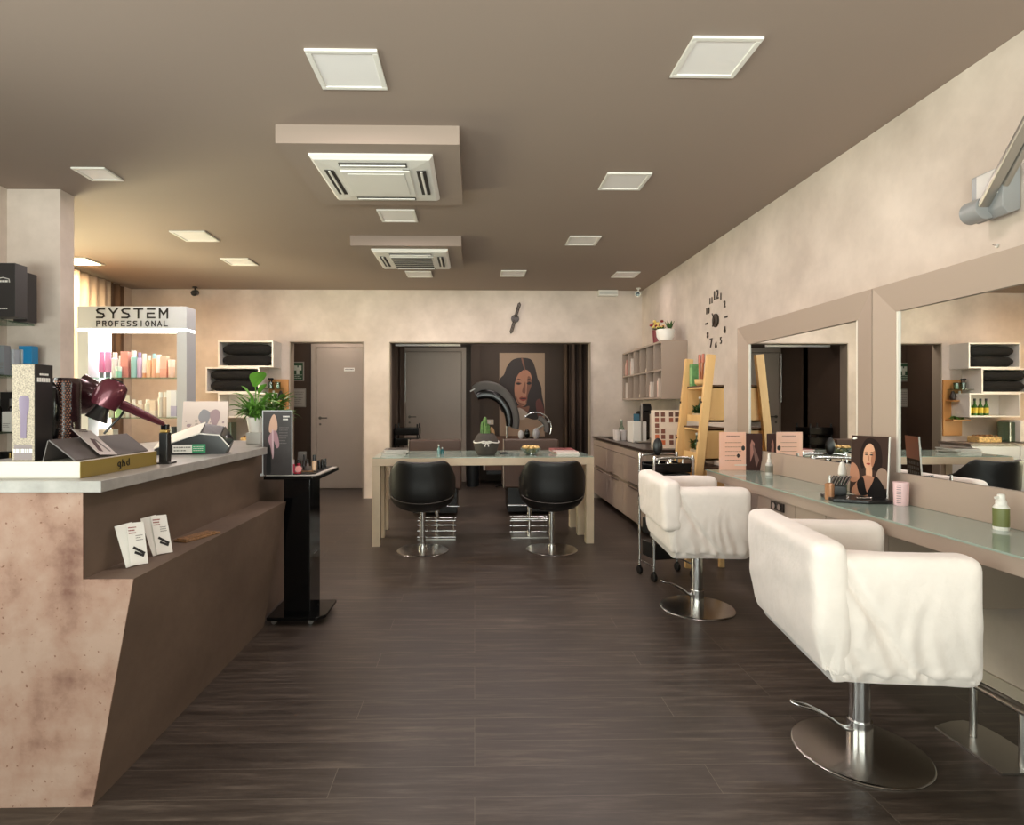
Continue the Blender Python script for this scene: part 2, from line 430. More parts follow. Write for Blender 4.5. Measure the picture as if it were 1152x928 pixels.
# ---- ceiling: two dropped boxes, cassettes, panel lights
def soffit(name, x0, x1, y0, y1, z0):
    return struct(MB().box(x0, x1, y0, y1, z0, ZC).build(name, CEIL, smooth=False))
soffit('ceiling_box', -1.057, -.082, 3.13, 4.08, 2.59)
soffit('ceiling_box_far', -1.091, -.118, 5.16, 6.1, 2.60)
def cassette(name, label, cx, cy, z, open_grille):
    t = thing(name, label, 'air conditioner', (cx, cy, z), 0, 'ceiling air conditioning cassettes')
    h = .342
    p = MB()
    rows = [[(sx*q, sy*q, zz) for sx, sy in ((-1, -1), (1, -1), (1, 1), (-1, 1))] for q, zz in ((h, 0), (h, -.012), (h-.02, -.028), (.215, -.036))]
    for A, B in zip(rows, rows[1:]):
        for k in range(4): p.poly([A[k], A[(k+1) % 4], B[(k+1) % 4], B[k]])
    p.poly(rows[-1]); p.build('panel', WHITEP, t, angle=20)
    g = MB()
    if open_grille:
        g.box(-.2, .2, -.2, .2, -.042, -.034, .003)
        for k in range(6): g.box(-.185, .185, -.175+k*.065, -.15+k*.065, -.047, -.041, mi=1)
    else:
        g.box(-.2, .2, -.2, .2, -.044, -.034, .004); g.box(-.165, .165, -.165, .165, -.047, -.042, .002)
    g.build('intake_grille', [WHITEP, mat('vent_dark', (52, 48, 44), .6)], t)
    for k in range(4):
        s = MB(); s.M = Matrix.Rotation(k*pi/2, 4, 'Z')
        if k == 2 and not open_grille: pass
        s.box(-.19, .19, -.292, -.238, -.036, -.0315, mi=1)
        s.box(-.185, .185, -.272, -.258, -.042, -.033, .002)
        s.build('air_outlet', [WHITEP, MATS['vent_dark']], t)
    MB().box(.16, .2, -.222, -.208, -.04, -.034, .001).build('indicator', mat('grey_small', (150, 148, 143), .4), t)
    return t
cassette('ceiling_cassette', 'white ceiling air conditioner with closed grille on the larger ceiling box nearest the entrance', -.575, 3.59, 2.59, False)
cassette('ceiling_cassette', 'white ceiling air conditioner with open slatted grille on the box further back', -.583, 5.60, 2.60, True)

LP = [(-.56, 2.61, .305, 'square white ceiling light panel in front of the nearest air conditioner box'),
      (1.025, 2.49, .29, 'square white ceiling light panel nearest the right wall, the biggest looking on that side'),
      (-2.42, 3.815, .21, 'smaller square ceiling light panel close to the left pier'),
      (-2.455, 5.20, .305, 'square ceiling light panel above the lit product stand, the nearer of two'),
      (-2.435, 6.12, .285, 'square ceiling light panel over the far end of the left side, near the back wall'),
      (-.602, 4.61, .29, 'square ceiling light panel between the two air conditioner boxes'),
      (.993, 3.876, .29, 'square ceiling light panel second from the front in the row by the right wall'),
      (.976, 5.275, .28, 'square ceiling light panel third from the front in the row by the right wall'),
      (.432, 6.6, .28, 'square ceiling light panel above the end of the table, near the back clock'),
      (1.715, 6.64, .27, 'square ceiling light panel in the far right corner beside the small vent box'),
      (-.629, 6.66, .29, 'square ceiling light panel just behind the further air conditioner box')]
def panel_light(x, y, s, label, lit=False):
    t = thing('panel_light', label, 'ceiling light', (x, y, ZC), 0, 'square ceiling light panels'); h = s/2
    f = MB()
    for a0, a1, b0, b1 in ((-h, h, -h, -h+.024), (-h, h, h-.024, h), (-h, -h+.024, -h+.024, h-.024), (h-.024, h, -h+.024, h-.024)):
        f.box(a0, a1, b0, b1, -.012, 0, .003)
    f.build('frame', WHITEP, t)
    m = mat('diffuser_lit', (255, 240, 215), .5, emit=(255, 226, 178), estr=6.) if lit else mat('diffuser_off', (236, 233, 230), .35)
    MB().box(-h+.023, h-.023, -h+.023, h-.023, -.007, 0).build('diffuser', m, t)
    return t
for a in LP: panel_light(*a)
panel_light(-4.07, 6.13, .32, 'lit square ceiling panel in the alcove beside the curtain', True)

# ---- camera, light
cam = bpy.data.cameras.new('camera'); co = bpy.data.objects.new('camera', cam); COL.objects.link(co)
co.location = (0, 0, 1.2); co.rotation_euler = (pi/2, 0, -atan(12/660.))
cam.sensor_fit = 'HORIZONTAL'; cam.sensor_width = 36.; cam.lens = 36*660/1152.
cam.shift_x = 30/1152.; cam.shift_y = -8/1152.; cam.clip_start = .05
S.camera = co
def area(name, loc, rot, sx, sy, power, rgb, spread=180.):
    l = bpy.data.lights.new(name, 'AREA'); l.shape = 'RECTANGLE'; l.size = sx; l.size_y = sy; l.energy = power; l.color = lin(rgb)[:3]; l.spread = radians(spread)
    o = bpy.data.objects.new(name, l); COL.objects.link(o); o.location = loc; o.rotation_euler = rot; return o
area('shopfront_daylight', (-.5, YF-1.6, 1.6), (pi/2, 0, 0), 6.4, 3.4, 250., (255, 240, 241))
area('side_window_fill', (XL-.5, .35, 1.55), (pi/2, 0, -pi/2), 4.4, 2.2, 140., (255, 240, 241))  # added fill light outside the added left window
area('low_front_fill', (-.5, YF-4.8, -1.2), (pi/2, 0, 0), 8., 2.4, 1350., (255, 240, 241))  # added fill set low outside the shop front, lifts the ceiling
area('alcove_window_light', (XA-1.1, 5.6, .75), (pi/2, 0, -pi/2), 3.4, 2.2, 520., (255, 228, 196))
area('wash_area_fill', (.5, 8.4, 2.43), (0, 0, 0), .6, .6, 4.5, (255, 238, 226))  # added fill with no fixture, brightens the wash area
area('corridor_fill', (-1.9, 8.05, 2.43), (0, 0, 0), .3, .3, 3., (255, 238, 226))  # added fill with no fixture, brightens the corridor door
for i, a in enumerate(LP): area('panel_fill', (a[0], a[1], ZC-.02), (0, 0, 0), a[2]*.85, a[2]*.85, (1.2 if a[0] > 1.5 else 1.3 if a[2] < .25 else 6.5 if a[0] < -2 else 4.7), (255, 239, 236))  # added fill lights below the switched-off panels, even out the room
area('alcove_panel_glow', (-4.07, 6.13, ZC-.03), (0, 0, 0), .28, .28, 10., (255, 214, 160))
W = bpy.data.worlds.new('world'); S.world = W; W.use_nodes = True
W.node_tree.nodes['Background'].inputs[0].default_value = (.8, .76, .72, 1); W.node_tree.nodes['Background'].inputs[1].default_value = .35
S.view_settings.view_transform = 'Standard'; S.view_settings.look = 'None'; S.view_settings.gamma = 1.; S.view_settings.use_curve_mapping = False
S.view_settings.exposure = 1.18
S.cycles.max_bounces = 8; S.cycles.diffuse_bounces = 5; S.cycles.glossy_bounces = 4; S.cycles.transparent_max_bounces = 12
S.cycles.caustics_reflective = False; S.cycles.caustics_refractive = False; S.cycles.sample_clamp_indirect = 6.
# ================================================================== reception counter
CONC = mat('mottled_plaster', (170, 143, 127), .8, rgb2=(106, 70, 57), vscale=3.4, bump=.3, bscale=18., detail=10.)
CONCD = mat('dark_plaster', (116, 97, 82), .7, rgb2=(92, 75, 62), vscale=2.4, bump=.25, bscale=14., detail=8., stretch=(1, .7, 1))
STONE = mat('grey_stone_laminate', (176, 173, 168), .32, rgb2=(146, 143, 138), vscale=14., detail=8.)
def mottled():
    """pale plaster with reddish brown blotches and fine dark specks"""
    m = CONC; nt = m.node_tree; N = nt.nodes; L = nt.links; b = N['Principled BSDF']
    r = [n for n in N if n.type == 'VALTORGB'][0]; e = r.color_ramp.elements
    e[0].position = .43; e[1].position = .66
    k = e.new(.53); k.color = lin((158, 126, 109))
    sp = N.new('ShaderNodeTexNoise'); sp.inputs['Scale'].default_value = 70.; sp.inputs['Detail'].default_value = 2
    tc = [n for n in N if n.type == 'TEX_COORD'][0]; L.new(tc.outputs['Object'], sp.inputs['Vector'])
    r2 = N.new('ShaderNodeValToRGB'); r2.color_ramp.elements[0].position = .66; r2.color_ramp.elements[1].position = .72
    L.new(sp.outputs['Fac'], r2.inputs['Fac'])
    mx = N.new('ShaderNodeMix'); mx.data_type = 'RGBA'; L.new(r2.outputs[0], mx.inputs[0]); L.new(r.outputs[0], mx.inputs[6])
    mx.inputs[7].default_value = lin((120, 84, 66)); L.new(mx.outputs[2], b.inputs['Base Color'])
mottled()
t = thing('reception_counter', 'plaster reception counter with slanted front, grey stone top and mottled pinkish end', 'counter', (-1.4, 1.775, 0))
ox, oy = -1.4, 1.775
sec = [(-1.143, 0), (-1.022, .68), (-1.171, .68), (-1.171, .942), (-1.95, .942), (-1.95, 0)]
m = MB(); m.prism([(x-ox, .004, z) for x, z in sec], (0, 1.421, 0))
m.box(-1.95-ox, -1.19-ox, 1.42, 1.96, 0, .942)
m.build('body', CONCD, t, angle=20)
MB().prism([(x-ox, 0, z) for x, z in sec], (0, .006, 0)).build('end_panel', CONC, t, angle=20)
tp = [(-1.106, 1.757), (-1.106, 3.15), (-1.185, 3.17), (-1.185, 3.76), (-1.97, 3.76), (-1.97, 1.757)]
MB().prism([(x-ox, y-oy, .942) for x, y in tp], (0, 0, .035), bev=.002).build('worktop', STONE, t, angle=20)

# cards leaning on the step
def card(px, dx, lean, label, seed):
    c = thing('promo_card', label, 'card', (dx[0], dx[1], .6835), dx[2], 'white cards leaning on the counter step')
    w, h = .055, .138
    def sheet(name, off, rot):
        q = MB(); q.M = Matrix.Translation((off, -off*.4, 0)) @ Matrix.Rotation(-lean, 4, 'X') @ Matrix.Rotation(rot, 4, 'Y')
        q.box(-w/2, w/2, -.0008, .0008, 0, h, 0)
        if name == 'front_sheet':
            scribble(q, (-w*.42, -.0009, h*.72), (1, 0, 0), (0, 0, 1), w*.45, h*.2, (0, -1, 0), 1, 3, seed)
            scribble(q, (-w*.05, -.0009, h*.55), (1, 0, 0), (0, 0, 1), w*.4, h*.16, (0, -1, 0), 2, 3, seed+5, .002)
            q.bar((-w*.25, -.0015, h*.42), (w*.36, -.0015, h*.24), .008, .001, up=(0, -1, 0), mi=3)
            q.bar((-w*.2, -.0015, h*.30), (w*.3, -.0015, h*.19), .008, .001, up=(0, -1, 0), mi=3)
        q.build(name, [PAPER, mat('print_red', (140, 40, 36), .6), mat('print_grey', (120, 116, 112), .6), INK], c, smooth=False)
    sheet('front_sheet', 0, .06); sheet('rear_sheet', -.012, -.1)
card(0, (-1.088, 1.925, 1.0), .33, 'white leaflet with red title and hair straighteners, nearer of the leaning pair on the step', 3)
card(0, (-1.082, 2.07, 1.0), .42, 'white leaflet leaning further along the counter step, next to the tan card', 11)
c = thing('wooden_plaque', 'flat tan patterned card lying on the counter step behind the leaflets', 'card', (-1.09, 2.33, .6805), 1.25)
MB().box(-.09, .09, -.03, .03, 0, .008, .002).box(-.085, .07, -.024, .02, .008, .013, .001).build('slab', mat('tan_wood', (132, 98, 66), .6, var=.25, vscale=90.), c)

# ------------------------------------------------------------------ gold display plinth with hair dryer
GOLD = mat('gold_card', (146, 126, 62), .45, .25)
t = thing('display_plinth', 'low display plinth with white end and gold side lettered in black', 'display stand', (-1.32, 2.02, .977))
MB().box(-.12, .12, -.215, .215, 0, .052, .0015).build('base', mat('cream_card', (208, 202, 190), .5), t)
g = MB().box(.1195, .1215, -.214, .214, .001, .051)
strokes(g, 'ghd', (.1215, -.03, .016), (0, 1, 0), (0, 0, 1), .02, .019, .006, .0028, (1, 0, 0), 1)
g.build('lettered_side', [GOLD, INK], t, smooth=False)
# grey angled riser on top of it
r = MB().prism([(.095, -.20, .052), (.095, .20, .052), (.015, .20, .115), (.015, -.20, .115)], (.003, 0, .003))
r.prism([(.015, -.20, .115), (.015, .20, .115), (.0, .20, .052), (.0, -.20, .052)], (-.003, 0, 0))
r.build('angled_riser', mat('grey_card', (84, 78, 75), .5), t, smooth=False)
lf = thing('leaflet', 'pale leaflet with a printed hair straightener lying across the grey riser', 'leaflet', (-1.32+.062, 1.975, 1.063), 0)
q = MB(); q.M = Matrix.Rotation(.667, 4, 'Y') @ Matrix.Rotation(-.15, 4, 'Z')
q.box(-.08, .052, -.04, .04, 0.007, .0085)
q.bar((-.03, .0, .0088), (.035, -.02, .0088), .016, .001, mi=1); q.bar((-.03, .01, .0088), (.035, .022, .0088), .008, .001, mi=2)
scribble(q, (-.065, -.02, .0086), (0, 1, 0), (-1, 0, 0), .04, .02, (0, 0, 1), 1, 2, 4)
q.build('sheet', [mat('pale_print', (205, 196, 192), .5), mat('print_plum', (84, 58, 62), .5), MATS['print_grey']], lf, smooth=False)

# glittery box with printed brush
GLIT = mat('champagne_glitter', (104, 94, 82), .4, .3, rgb2=(176, 162, 142), vscale=260.)
t = thing('brush_box', 'tall champagne glitter box with a purple brush printed on its front', 'box', (-1.385, 1.865, 1.0293), -.05)
MB().box(-.036, .036, -.036, .036, 0, .298, .001).build('carton', mat('black_card', (26, 24, 25), .4), t)
q = MB().box(-.035, .035, -.0372, -.036, .002, .296)
q.prism([(-.008, -.0372, .07), (.01, -.0372, .07), (.013, -.0372, .15), (-.008, -.0372, .15)], (0, -.001, 0), 1)
q.lathe([(.010, .14), (.016, .16), (.017, .19), (.013, .2), (0, .2)], (.003, -.0372, 0), 16, 1, sy=.1)
q.box(-.028, .028, -.0374, -.0372, .004, .05, mi=3)
scribble(q, (-.03, -.0376, .022), (1, 0, 0), (0, 0, 1), .06, .018, (0, -1, 0), 2, 1, 8, .012)
q.build('front_panel', [GLIT, mat('purple_print', (112, 96, 120), .4), PAPER, mat('grey_violet', (120, 108, 108), .45)], t)
q = MB(); scribble(q, (.0362, -.018, .262), (0, 1, 0), (0, 0, 1), .034, .01, (1, 0, 0), 0, 1, 2, .006); scribble(q, (.0362, -.028, .242), (0, 1, 0), (0, 0, 1), .05, .016, (1, 0, 0), 0, 1, 5, .013)
q.build('side_lettering', PAPER, t, smooth=False)
# quilted black and bronze case
CASE = mat('woven_bronze', (96, 58, 50), .28, .35, rgb2=(40, 20, 20), vscale=110.)
t = thing('styler_case', 'standing dark bronze studded case between the glitter box and the hair dryer', 'case', (-1.372, 2.0, 1.0293), .1)
q = MB()
q.lathe([(.0, .0), (.034, 0), (.038, .01), (.038, .19), (.04, .24), (.036, .262), (0, .262)], (0, 0, 0), 28, sy=1.2)
q.build('shell', mat('burgundy_black', (40, 22, 24), .2), t)
q = MB()
for i in range(33):
    for k in range(6):
        a = -1.9+k*.2+(i % 2)*.1
        q.ball((.038*cos(a), .045*sin(a), .012+i*.0074), .0031, (1, 1, 1), 6)
q.build('studs', mat('bronze_stud', (150, 104, 84), .3, .8), t)
t = thing('grooming_tool', 'glossy black rounded hair tool standing behind the glitter box', 'hair tool', (-1.38, 1.932, 1.0293), 0)
MB().lathe([(0, 0), (.021, 0), (.023, .02), (.02, .05), (.026, .1), (.028, .17), (.024, .22), (.012, .245), (0, .25)], (0, 0, 0), 24).build('body', BLACKG, t)
MB().cyl((0, 0, .02), .0235, .03, seg=24).build('ring', mat('dark_ring', (44, 40, 42), .3, .6), t)

# hair dryer resting on the stand
PLUM = mat('plum_metallic', (92, 42, 52), .22, .35)
t = thing('hair_dryer', 'plum metallic hair dryer with black nozzle, handle resting on a black stand', 'hair dryer', (-1.31, 2.02, 1.029))
def L3(px, py, Y): return at(px, py, Y)-Vector((-1.31, 2.02, 1.029))
a0 = L3(136, 432, 2.02); a1 = L3(92, 462, 1.98)
ax = (a1-a0)
def along(prof, p, d, mats, name, seg=26, sx=1., sy=1., up='Y'):
    q = MB(); M = Matrix.Translation(p) @ d.to_track_quat('Z', up).to_matrix().to_4x4()
    q.lathe(prof, (0, 0, 0), seg, M=M, sx=sx, sy=sy); return q.build(name, mats, t)
bd = (L3(112, 466, 2.0)-L3(128, 437, 2.02)).normalized()
p0 = L3(130, 432, 2.02)
along([(0, -.012), (.022, -.01), (.033, .004), (.037, .03), (.036, .06), (.031, .085), (.0, .085)], p0, bd, PLUM, 'barrel', sx=1.25, sy=1.25)
along([(.0, -.016), (.018, -.0155), (.02, -.008), (0, -.008)], p0, bd, BLACK, 'air_intake')
along([(0, .083), (.029, .083), (.03, .10), (.047, .132), (.045, .133), (0, .127)], p0, bd, BLACK, 'nozzle', sy=.75)
h0 = L3(124, 449, 2.03); h1 = L3(184, 477, 2.2)
hd = (h1-h0); ln = hd.length
along([(0, 0), (.019, .0), (.0165, ln*.3), (.0145, ln*.6), (.0105, ln*.92), (.007, ln), (0, ln)], h0, hd.normalized(), PLUM, 'handle')
# rear grille bowl (diffuser part) lying to the left of it
q = MB(); M = Matrix.Translation(L3(105, 447, 2.15)) @ Vector((-.8, -.25, .2)).to_track_quat('Z', 'Y').to_matrix().to_4x4()
q.lathe([(0, -.02), (.03, -.018), (.06, .0), (.076, .04), (.072, .042), (.03, .012), (0, .008)], (0, 0, 0), 26, M=M)
q.build('diffuser', mat('plum_dark', (58, 30, 36), .18, .3), t)
q = MB(); pts = smooth_poly([L3(117, 488, 2.06), L3(125, 479, 2.07), L3(135, 469, 2.08), L3(142, 458, 2.1)], 5, False); q.tube(pts, .004, 8)
q.build('hanging_loop', BLACK, t)
s = thing('dryer_stand', 'black upright holder with clip on the counter, behind the dryer handle', 'holder', (at(185, 505, 2.27).x, 2.275, .9773))
MB().box(-.016, .016, -.016, .016, 0, .118, .003).box(-.03, .03, -.03, .03, 0, .006, .002).build('post', BLACK, s)
MB().box(-.012, .012, -.012, .012, .130, .15, .003).build('clip', BLACKG, s)
MB().box(-.014, .014, -.014, .014, .118, .130, .003).build('band', mat('brass_small', (170, 140, 80), .35, .7), s)

# ------------------------------------------------------------------ payment terminal
t = thing('payment_terminal', 'black and white wedge till terminal with green label on the counter', 'payment terminal', (-1.30, 2.74, .9773), .25)
def T3(px, py, Y): return at(px, py, Y)-Vector((-1.30, 2.72, .977))
y0, y1 = 2.66, 2.80
fp = [(-.15, 0), (.14, 0), (.16, .03), (.118, .082), (.035, .090), (-.15, .026)]; bz = [0, 0, .05, .122, .136, .062]
q = MB(); A = [(x, -.06, z) for x, z in fp]; B = [(x, .08, z) for (x, _), z in zip(fp, bz)]
q.grid([A, B], closed=True); q.poly(A); q.poly(B[::-1]); bmesh.ops.remove_doubles(q.bm, verts=q.bm.verts, dist=1e-5); bmesh.ops.recalc_face_normals(q.bm, faces=q.bm.faces); q.build('housing', BLACK, t, smooth=False)
q = MB(); q.prism([(-.152, -.062, .028), (.036, -.062, .093), (.036, .082, .139), (-.152, .082, .065)], (0, 0, .005)); q.bar((.036, -.062, .0945), (.118, -.062, .0865), .006, .005); q.bar((.118, -.062, .0865), (.161, -.062, .033), .006, .005)
q.build('white_cover', WHITEP, t, smooth=False)
q = MB(); q.prism([(.122, -.05, .082), (.158, -.05, .037), (.158, .07, .056), (.122, .07, .120)], (.003, 0, .003)); q.build('screen', BLACKG, t, smooth=False)
q = MB().box(-.075, .005, -.0615, -.0595, .008, .045, mi=0); scribble(q, (-.07, -.0618, .012), (1, 0, 0), (0, 0, 1), .07, .028, (0, -1, 0), 2, 2, 9)
q.box(.005, .06, -.062, -.0595, .008, .046, mi=1); scribble(q, (.01, -.0622, .014), (1, 0, 0), (0, 0, 1), .045, .026, (0, -1, 0), 0, 3, 6)
q.build('sticker', [PAPER, mat('label_green', (32, 150, 98), .5), MATS['print_grey']], t, smooth=False)

# canvas with hearts leaning, plants
t = thing('art_canvas', 'pale pink canvas print with two grey petal shapes standing on the counter', 'picture', (-1.50, 3.28, .9785), .0)
q = MB(); q.M = Matrix.Rotation(-.12, 4, 'X'); q.box(-.125, .125, -.008, .008, 0, .245, .002); q.build('canvas', mat('pale_pink', (226, 208, 198), .7), t)
q = MB(); q.M = Matrix.Rotation(-.12, 4, 'X') @ Matrix.Translation((0, -.0095, 0))
for k, (cx, s) in enumerate(((.0, -1), (.055, 1))):
    pl = smooth_poly([(cx, 0, .1), (cx-.03+s*.005, 0, .15), (cx-.025, 0, .185), (cx+s*.005, 0, .20), (cx+.028, 0, .18), (cx+.024, 0, .14)], 4)
    q.poly(pl, k)
rnd = random.Random(5)
for k in range(26):
    x, z, s = rnd.uniform(-.11, .11), rnd.uniform(.02, .14), rnd.uniform(.003, .012)
    q.poly([(x+s*cos(a)*1.3, -.0003*k/26-.0002, z+s*sin(a)) for a in (0, 1.1, 2.2, 3.3, 4.4, 5.3)], rnd.choice((0, 1, 2)))
q.build('print', [mat('petal_grey', (150, 146, 150), .6), mat('petal_mauve', (168, 142, 146), .6), mat('petal_beige', (190, 172, 160), .6)], t, smooth=False)
t = thing('tea_light_holder', 'small clear glass holder at the foot of the pink canvas', 'candle holder', (-1.44, 3.12, .9773))
MB().lathe([(0, .003), (.022, .003), (.026, .03), (.028, .05), (.025, .05), (.022, .01), (0, .008)], seg=20).build('cup', GLASSE, t)
MB().cyl((0, 0, .009), .018, .014, seg=16).build('candle', WHITE, t)

t = thing('potted_plant', 'tall leafy green plant in a white pot on a grey block beside the canvas', 'plant', (-1.265, 3.42, 1.0448))
MB().lathe([(0, 0), (.038, 0), (.052, .078), (.055, .085), (.048, .085), (.044, .07), (0, .068)]).build('pot', WHITE, t)
q = MB(); rnd = random.Random(3)
for k in range(130):
    a = rnd.uniform(0, 2*pi); r = rnd.uniform(0, .045)
    q.leaf((r*cos(a), r*sin(a), .08+rnd.uniform(0, .05)), (cos(a)*.9, sin(a)*.9, rnd.uniform(.4, 1.6)), rnd.uniform(.08, .19), rnd.uniform(.014, .028), rnd.uniform(.2, .9))
q.build('fern_leaves', GREEN, t)
q = MB()
for (dx, dz, ln_, w, an) in ((.0, .26, .13, .11, 1.2), (-.05, .2, .09, .035, 2.6), (-.065, .15, .1, .03, 2.9), (.05, .2, .1, .05, .5), (.02, .22, .1, .05, 1.0), (-.02, .19, .12, .07, 2.0), (.04, .17, .12, .06, .2)):
    q.tube([(dx*.2, 0, .08), (dx*.6, -.005, .08+dz*.55), (dx, -.01, dz)], .003, 6)
    q.leaf((dx, -.015, dz), (cos(an), -.25, sin(an)), ln_, w, .25, n=6)
q.build('large_leaves', mat('bright_green', (104, 160, 60), .45, var=.1, vscale=30.), t)
t = thing('glass_block', 'small grey square block carrying the white plant pot', 'block', (-1.265, 3.42, .9773))
MB().box(-.042, .042, -.042, .042, 0, .067, .003).build('block', mat('block_grey', (186, 184, 178), .3), t)
t = thing('potted_plant', 'short bushy green plant behind the dark poster at the end of the counter', 'plant', (-1.242, 3.68, .9773))
MB().lathe([(0, 0), (.035, 0), (.046, .085), (.048, .09), (.043, .09), (.04, .075), (0, .073)]).build('pot', mat('pot_grey', (150, 146, 140), .6), t)
q = MB(); rnd = random.Random(8)
for k in range(190):
    a = rnd.uniform(0, 2*pi); r = rnd.uniform(0, .05); hh = rnd.uniform(.09, .27)
    q.leaf((r*cos(a), r*sin(a), hh), (cos(a), sin(a), rnd.uniform(-.1, 1.2)), rnd.uniform(.05, .12), rnd.uniform(.015, .03), rnd.uniform(.1, .6))
for k in range(10):
    a = k*.63; q.tube([(.02*cos(a), .02*sin(a), .07), (.035*cos(a), .035*sin(a), .2)], .0025, 5)
q.build('foliage', GREEN, t)

# ================================================================== black make-up stand
t = thing('makeup_stand', 'glossy black column stand on castors with a lit-edge make-up tray on top', 'display stand', (-.98, 3.36, 0))
MB().prism([(-.15, -.155, .03), (.12, -.155, .03), (.16, -.11, .03), (.16, .14, .03), (-.15, .14, .03)], (0, 0, .018), bev=.003).build('foot_plate', BLACKG, t)
for x, y in ((-.12, -.12), (.08, -.12), (.12, .1), (-.12, .1)):
    w = MB(); w.M = Matrix.Translation((x, y, .015)) @ Matrix.Rotation(pi/2, 4, 'X') @ Matrix.Translation((0, 0, -.006)); w.cyl((0, 0, 0), .015, .012, seg=16)
    w.M = Matrix(); w.cyl((x, y, .018), .006, .014, seg=10)
    w.build('castor', STEEL, t)
MB().box(-.075, .07, -.1, .11, .048, .795, .004).build('column', BLACKG, t)
q = MB().prism([(-.175, -.13, .793), (.09, -.13, .793), (.125, -.09, .793), (.125, .35, .793), (-.175, .35, .793)], (0, 0, .02), bev=.002); q.build('top_tray', BLACKG, t)
q = MB().prism([(-.165, -.12, .8135), (.084, -.12, .8135), (.115, -.085, .8135), (.115, .34, .8135), (-.165, .34, .8135)], (0, 0, .003)); q.build('tray_liner', mat('liner_white', (214, 208, 200), .5), t)
q = MB().prism([(-.14, -.095, .8166), (.07, -.095, .8166), (.09, -.07, .8166), (.09, .32, .8166), (-.14, .32, .8166)], (0, 0, .006), bev=.001); q.build('black_insert', BLACK, t)
MB().box(.069, .0712, -.02, .05, .36, .366).build('key_slot', STEEL, t)
# poster in a clear holder
t = thing('poster_holder', 'upright dark poster of draped pink fabric in a clear holder on the make-up stand', 'poster', (-1.075, 3.22, .8165), 0)
p = MB().box(-.077, .077, -.001, .001, .004, .352); p.build('poster', mat('poster_dark', (44, 38, 38), .4, rgb2=(60, 54, 54), vscale=9.), t, smooth=False)
q = MB()
def pp(pts, mi, k, n=4): q.poly([(x, -.0012-.0003*k, z) for x, z in [(v.x, v.y) for v in smooth_poly([(a, b_, 0) for a, b_ in pts], n)]], mi)
pp([(-.045, .24), (-.04, .30), (-.02, .335), (-.005, .31), (.0, .26), (-.015, .235)], 0, 1)
pp([(-.05, .2), (-.03, .24), (-.005, .24), (.01, .17), (-.005, .15), (-.02, .19), (-.028, .11), (-.038, .16)], 1, 2)
pp([(-.03, .24), (-.022, .24), (-.02, .12), (-.028, .1)], 2, 3)
pp([(-.06, .02), (-.055, .14), (-.04, .16), (-.035, .02)], 3, 1)
scribble(q, (.03, -.0012, .3), (1, 0, 0), (0, 0, 1), .035, .03, (0, -1, 0), 4, 2, 3, .008); scribble(q, (.01, -.0012, .17), (1, 0, 0), (0, 0, 1), .05, .1, (0, -1, 0), 5, 7, 6)
q.build('artwork', [mat('skin_back', (196, 158, 136), .6), mat('drape_pink', (158, 120, 128), .6), mat('drape_light', (190, 160, 166), .6), BLACK, PAPER, mat('faint_text', (96, 90, 88), .6)], t, smooth=False)
fr = MB()
fr.box(-.0815, -.077, -.004, .004, 0, .356).box(.077, .0815, -.004, .004, .0, .356).box(-.077, .077, -.004, .004, .352, .356).box(-.09, -.075, -.012, .012, -.0, .012)
fr.build('clear_frame', mat('acrylic_edge', (196, 200, 200), .15), t, smooth=False)
# cosmetics
def cosmetic(px, kind, y, dz, col, label, h, r, cap=(14, 14, 15)):
    x = at(px, 500, y).x
    t = thing('cosmetic_'+kind, label, 'cosmetics', (x, y, .8226), 0, 'make-up on the black stand')
    n = 'cos_%d_%d_%d' % col
    q = MB(); q.lathe([(0, 0), (r, 0), (r, h*.6), (r*.55, h*.68), (r*.55, h*.7), (0, h*.7)], seg=16); q.build('bottle', mat(n, col, .2), t)
    q = MB(); q.cyl((0, 0, h*.66), r*.7, h*.34, seg=14, bev=.001); q.build('cap', mat('cap_%d' % cap[0], cap, .3), t)
    return t
cosmetic(318.5, 'bottle', 3.36, 0, (146, 26, 44), 'tall crimson nail polish bottle in front of the dark poster', .105, .011, (120, 24, 40))
cosmetic(330, 'bottle', 3.30, 0, (188, 60, 84), 'rose pink lip gloss with a shiny cap in the middle of the tray', .075, .009, (190, 170, 170))
cosmetic(336, 'bottle', 3.38, 0, (160, 24, 54), 'dark red round polish bottle beside the pink compact', .07, .012, (20, 18, 20))
cosmetic(313, 'bottle', 3.285, 0, (42, 26, 30), 'very dark short polish bottle at the front left of the make-up tray', .05, .010, (20, 18, 20))
cosmetic(342, 'bottle', 3.46, 0, (50, 44, 46), 'slim dark mascara standing behind the red bottles', .09, .007, (20, 18, 20))
cosmetic(346, 'bottle', 3.42, 0, (112, 100, 98), 'greyish sample bottle near the back of the make-up tray', .065, .008, (20, 18, 20))
cosmetic(353.5, 'bottle', 3.34, 0, (214, 178, 142), 'beige foundation bottle with tall black cap at the right front of the tray', .098, .0125, (12, 12, 13))
for k in range(6):
    t = thing('lipstick', ORD[k]+' black lipstick tube from the front in the right hand row of the make-up tray', 'lipstick', (-.925+.012*(k % 2), 3.43+.035*k, .8226), 0, 'black lipsticks in a row')
    MB().cyl((0, 0, 0), .0075, .03, seg=14, bev=.001).build('base', BLACKG, t); MB().cyl((0, 0, .03), .0068, .022, seg=14, bev=.001).build('cap', mat('gunmetal', (60, 60, 62), .25, .7), t)
t = thing('compact', 'open pink round powder compact on the make-up tray', 'compact', (at(335, 500, 3.27).x, 3.27, .8226))
MB().cyl((0, 0, 0), .019, .008, seg=20, bev=.002).build('case', mat('case_red', (150, 30, 50), .25), t); q = MB(); q.M = Matrix.Translation((0, .017, .022)) @ Matrix.Rotation(1.2, 4, 'X'); q.cyl((0, 0, 0), .019, .006, seg=20, bev=.001); q.build('lid', mat('powder_pink', (220, 150, 150), .4), t)
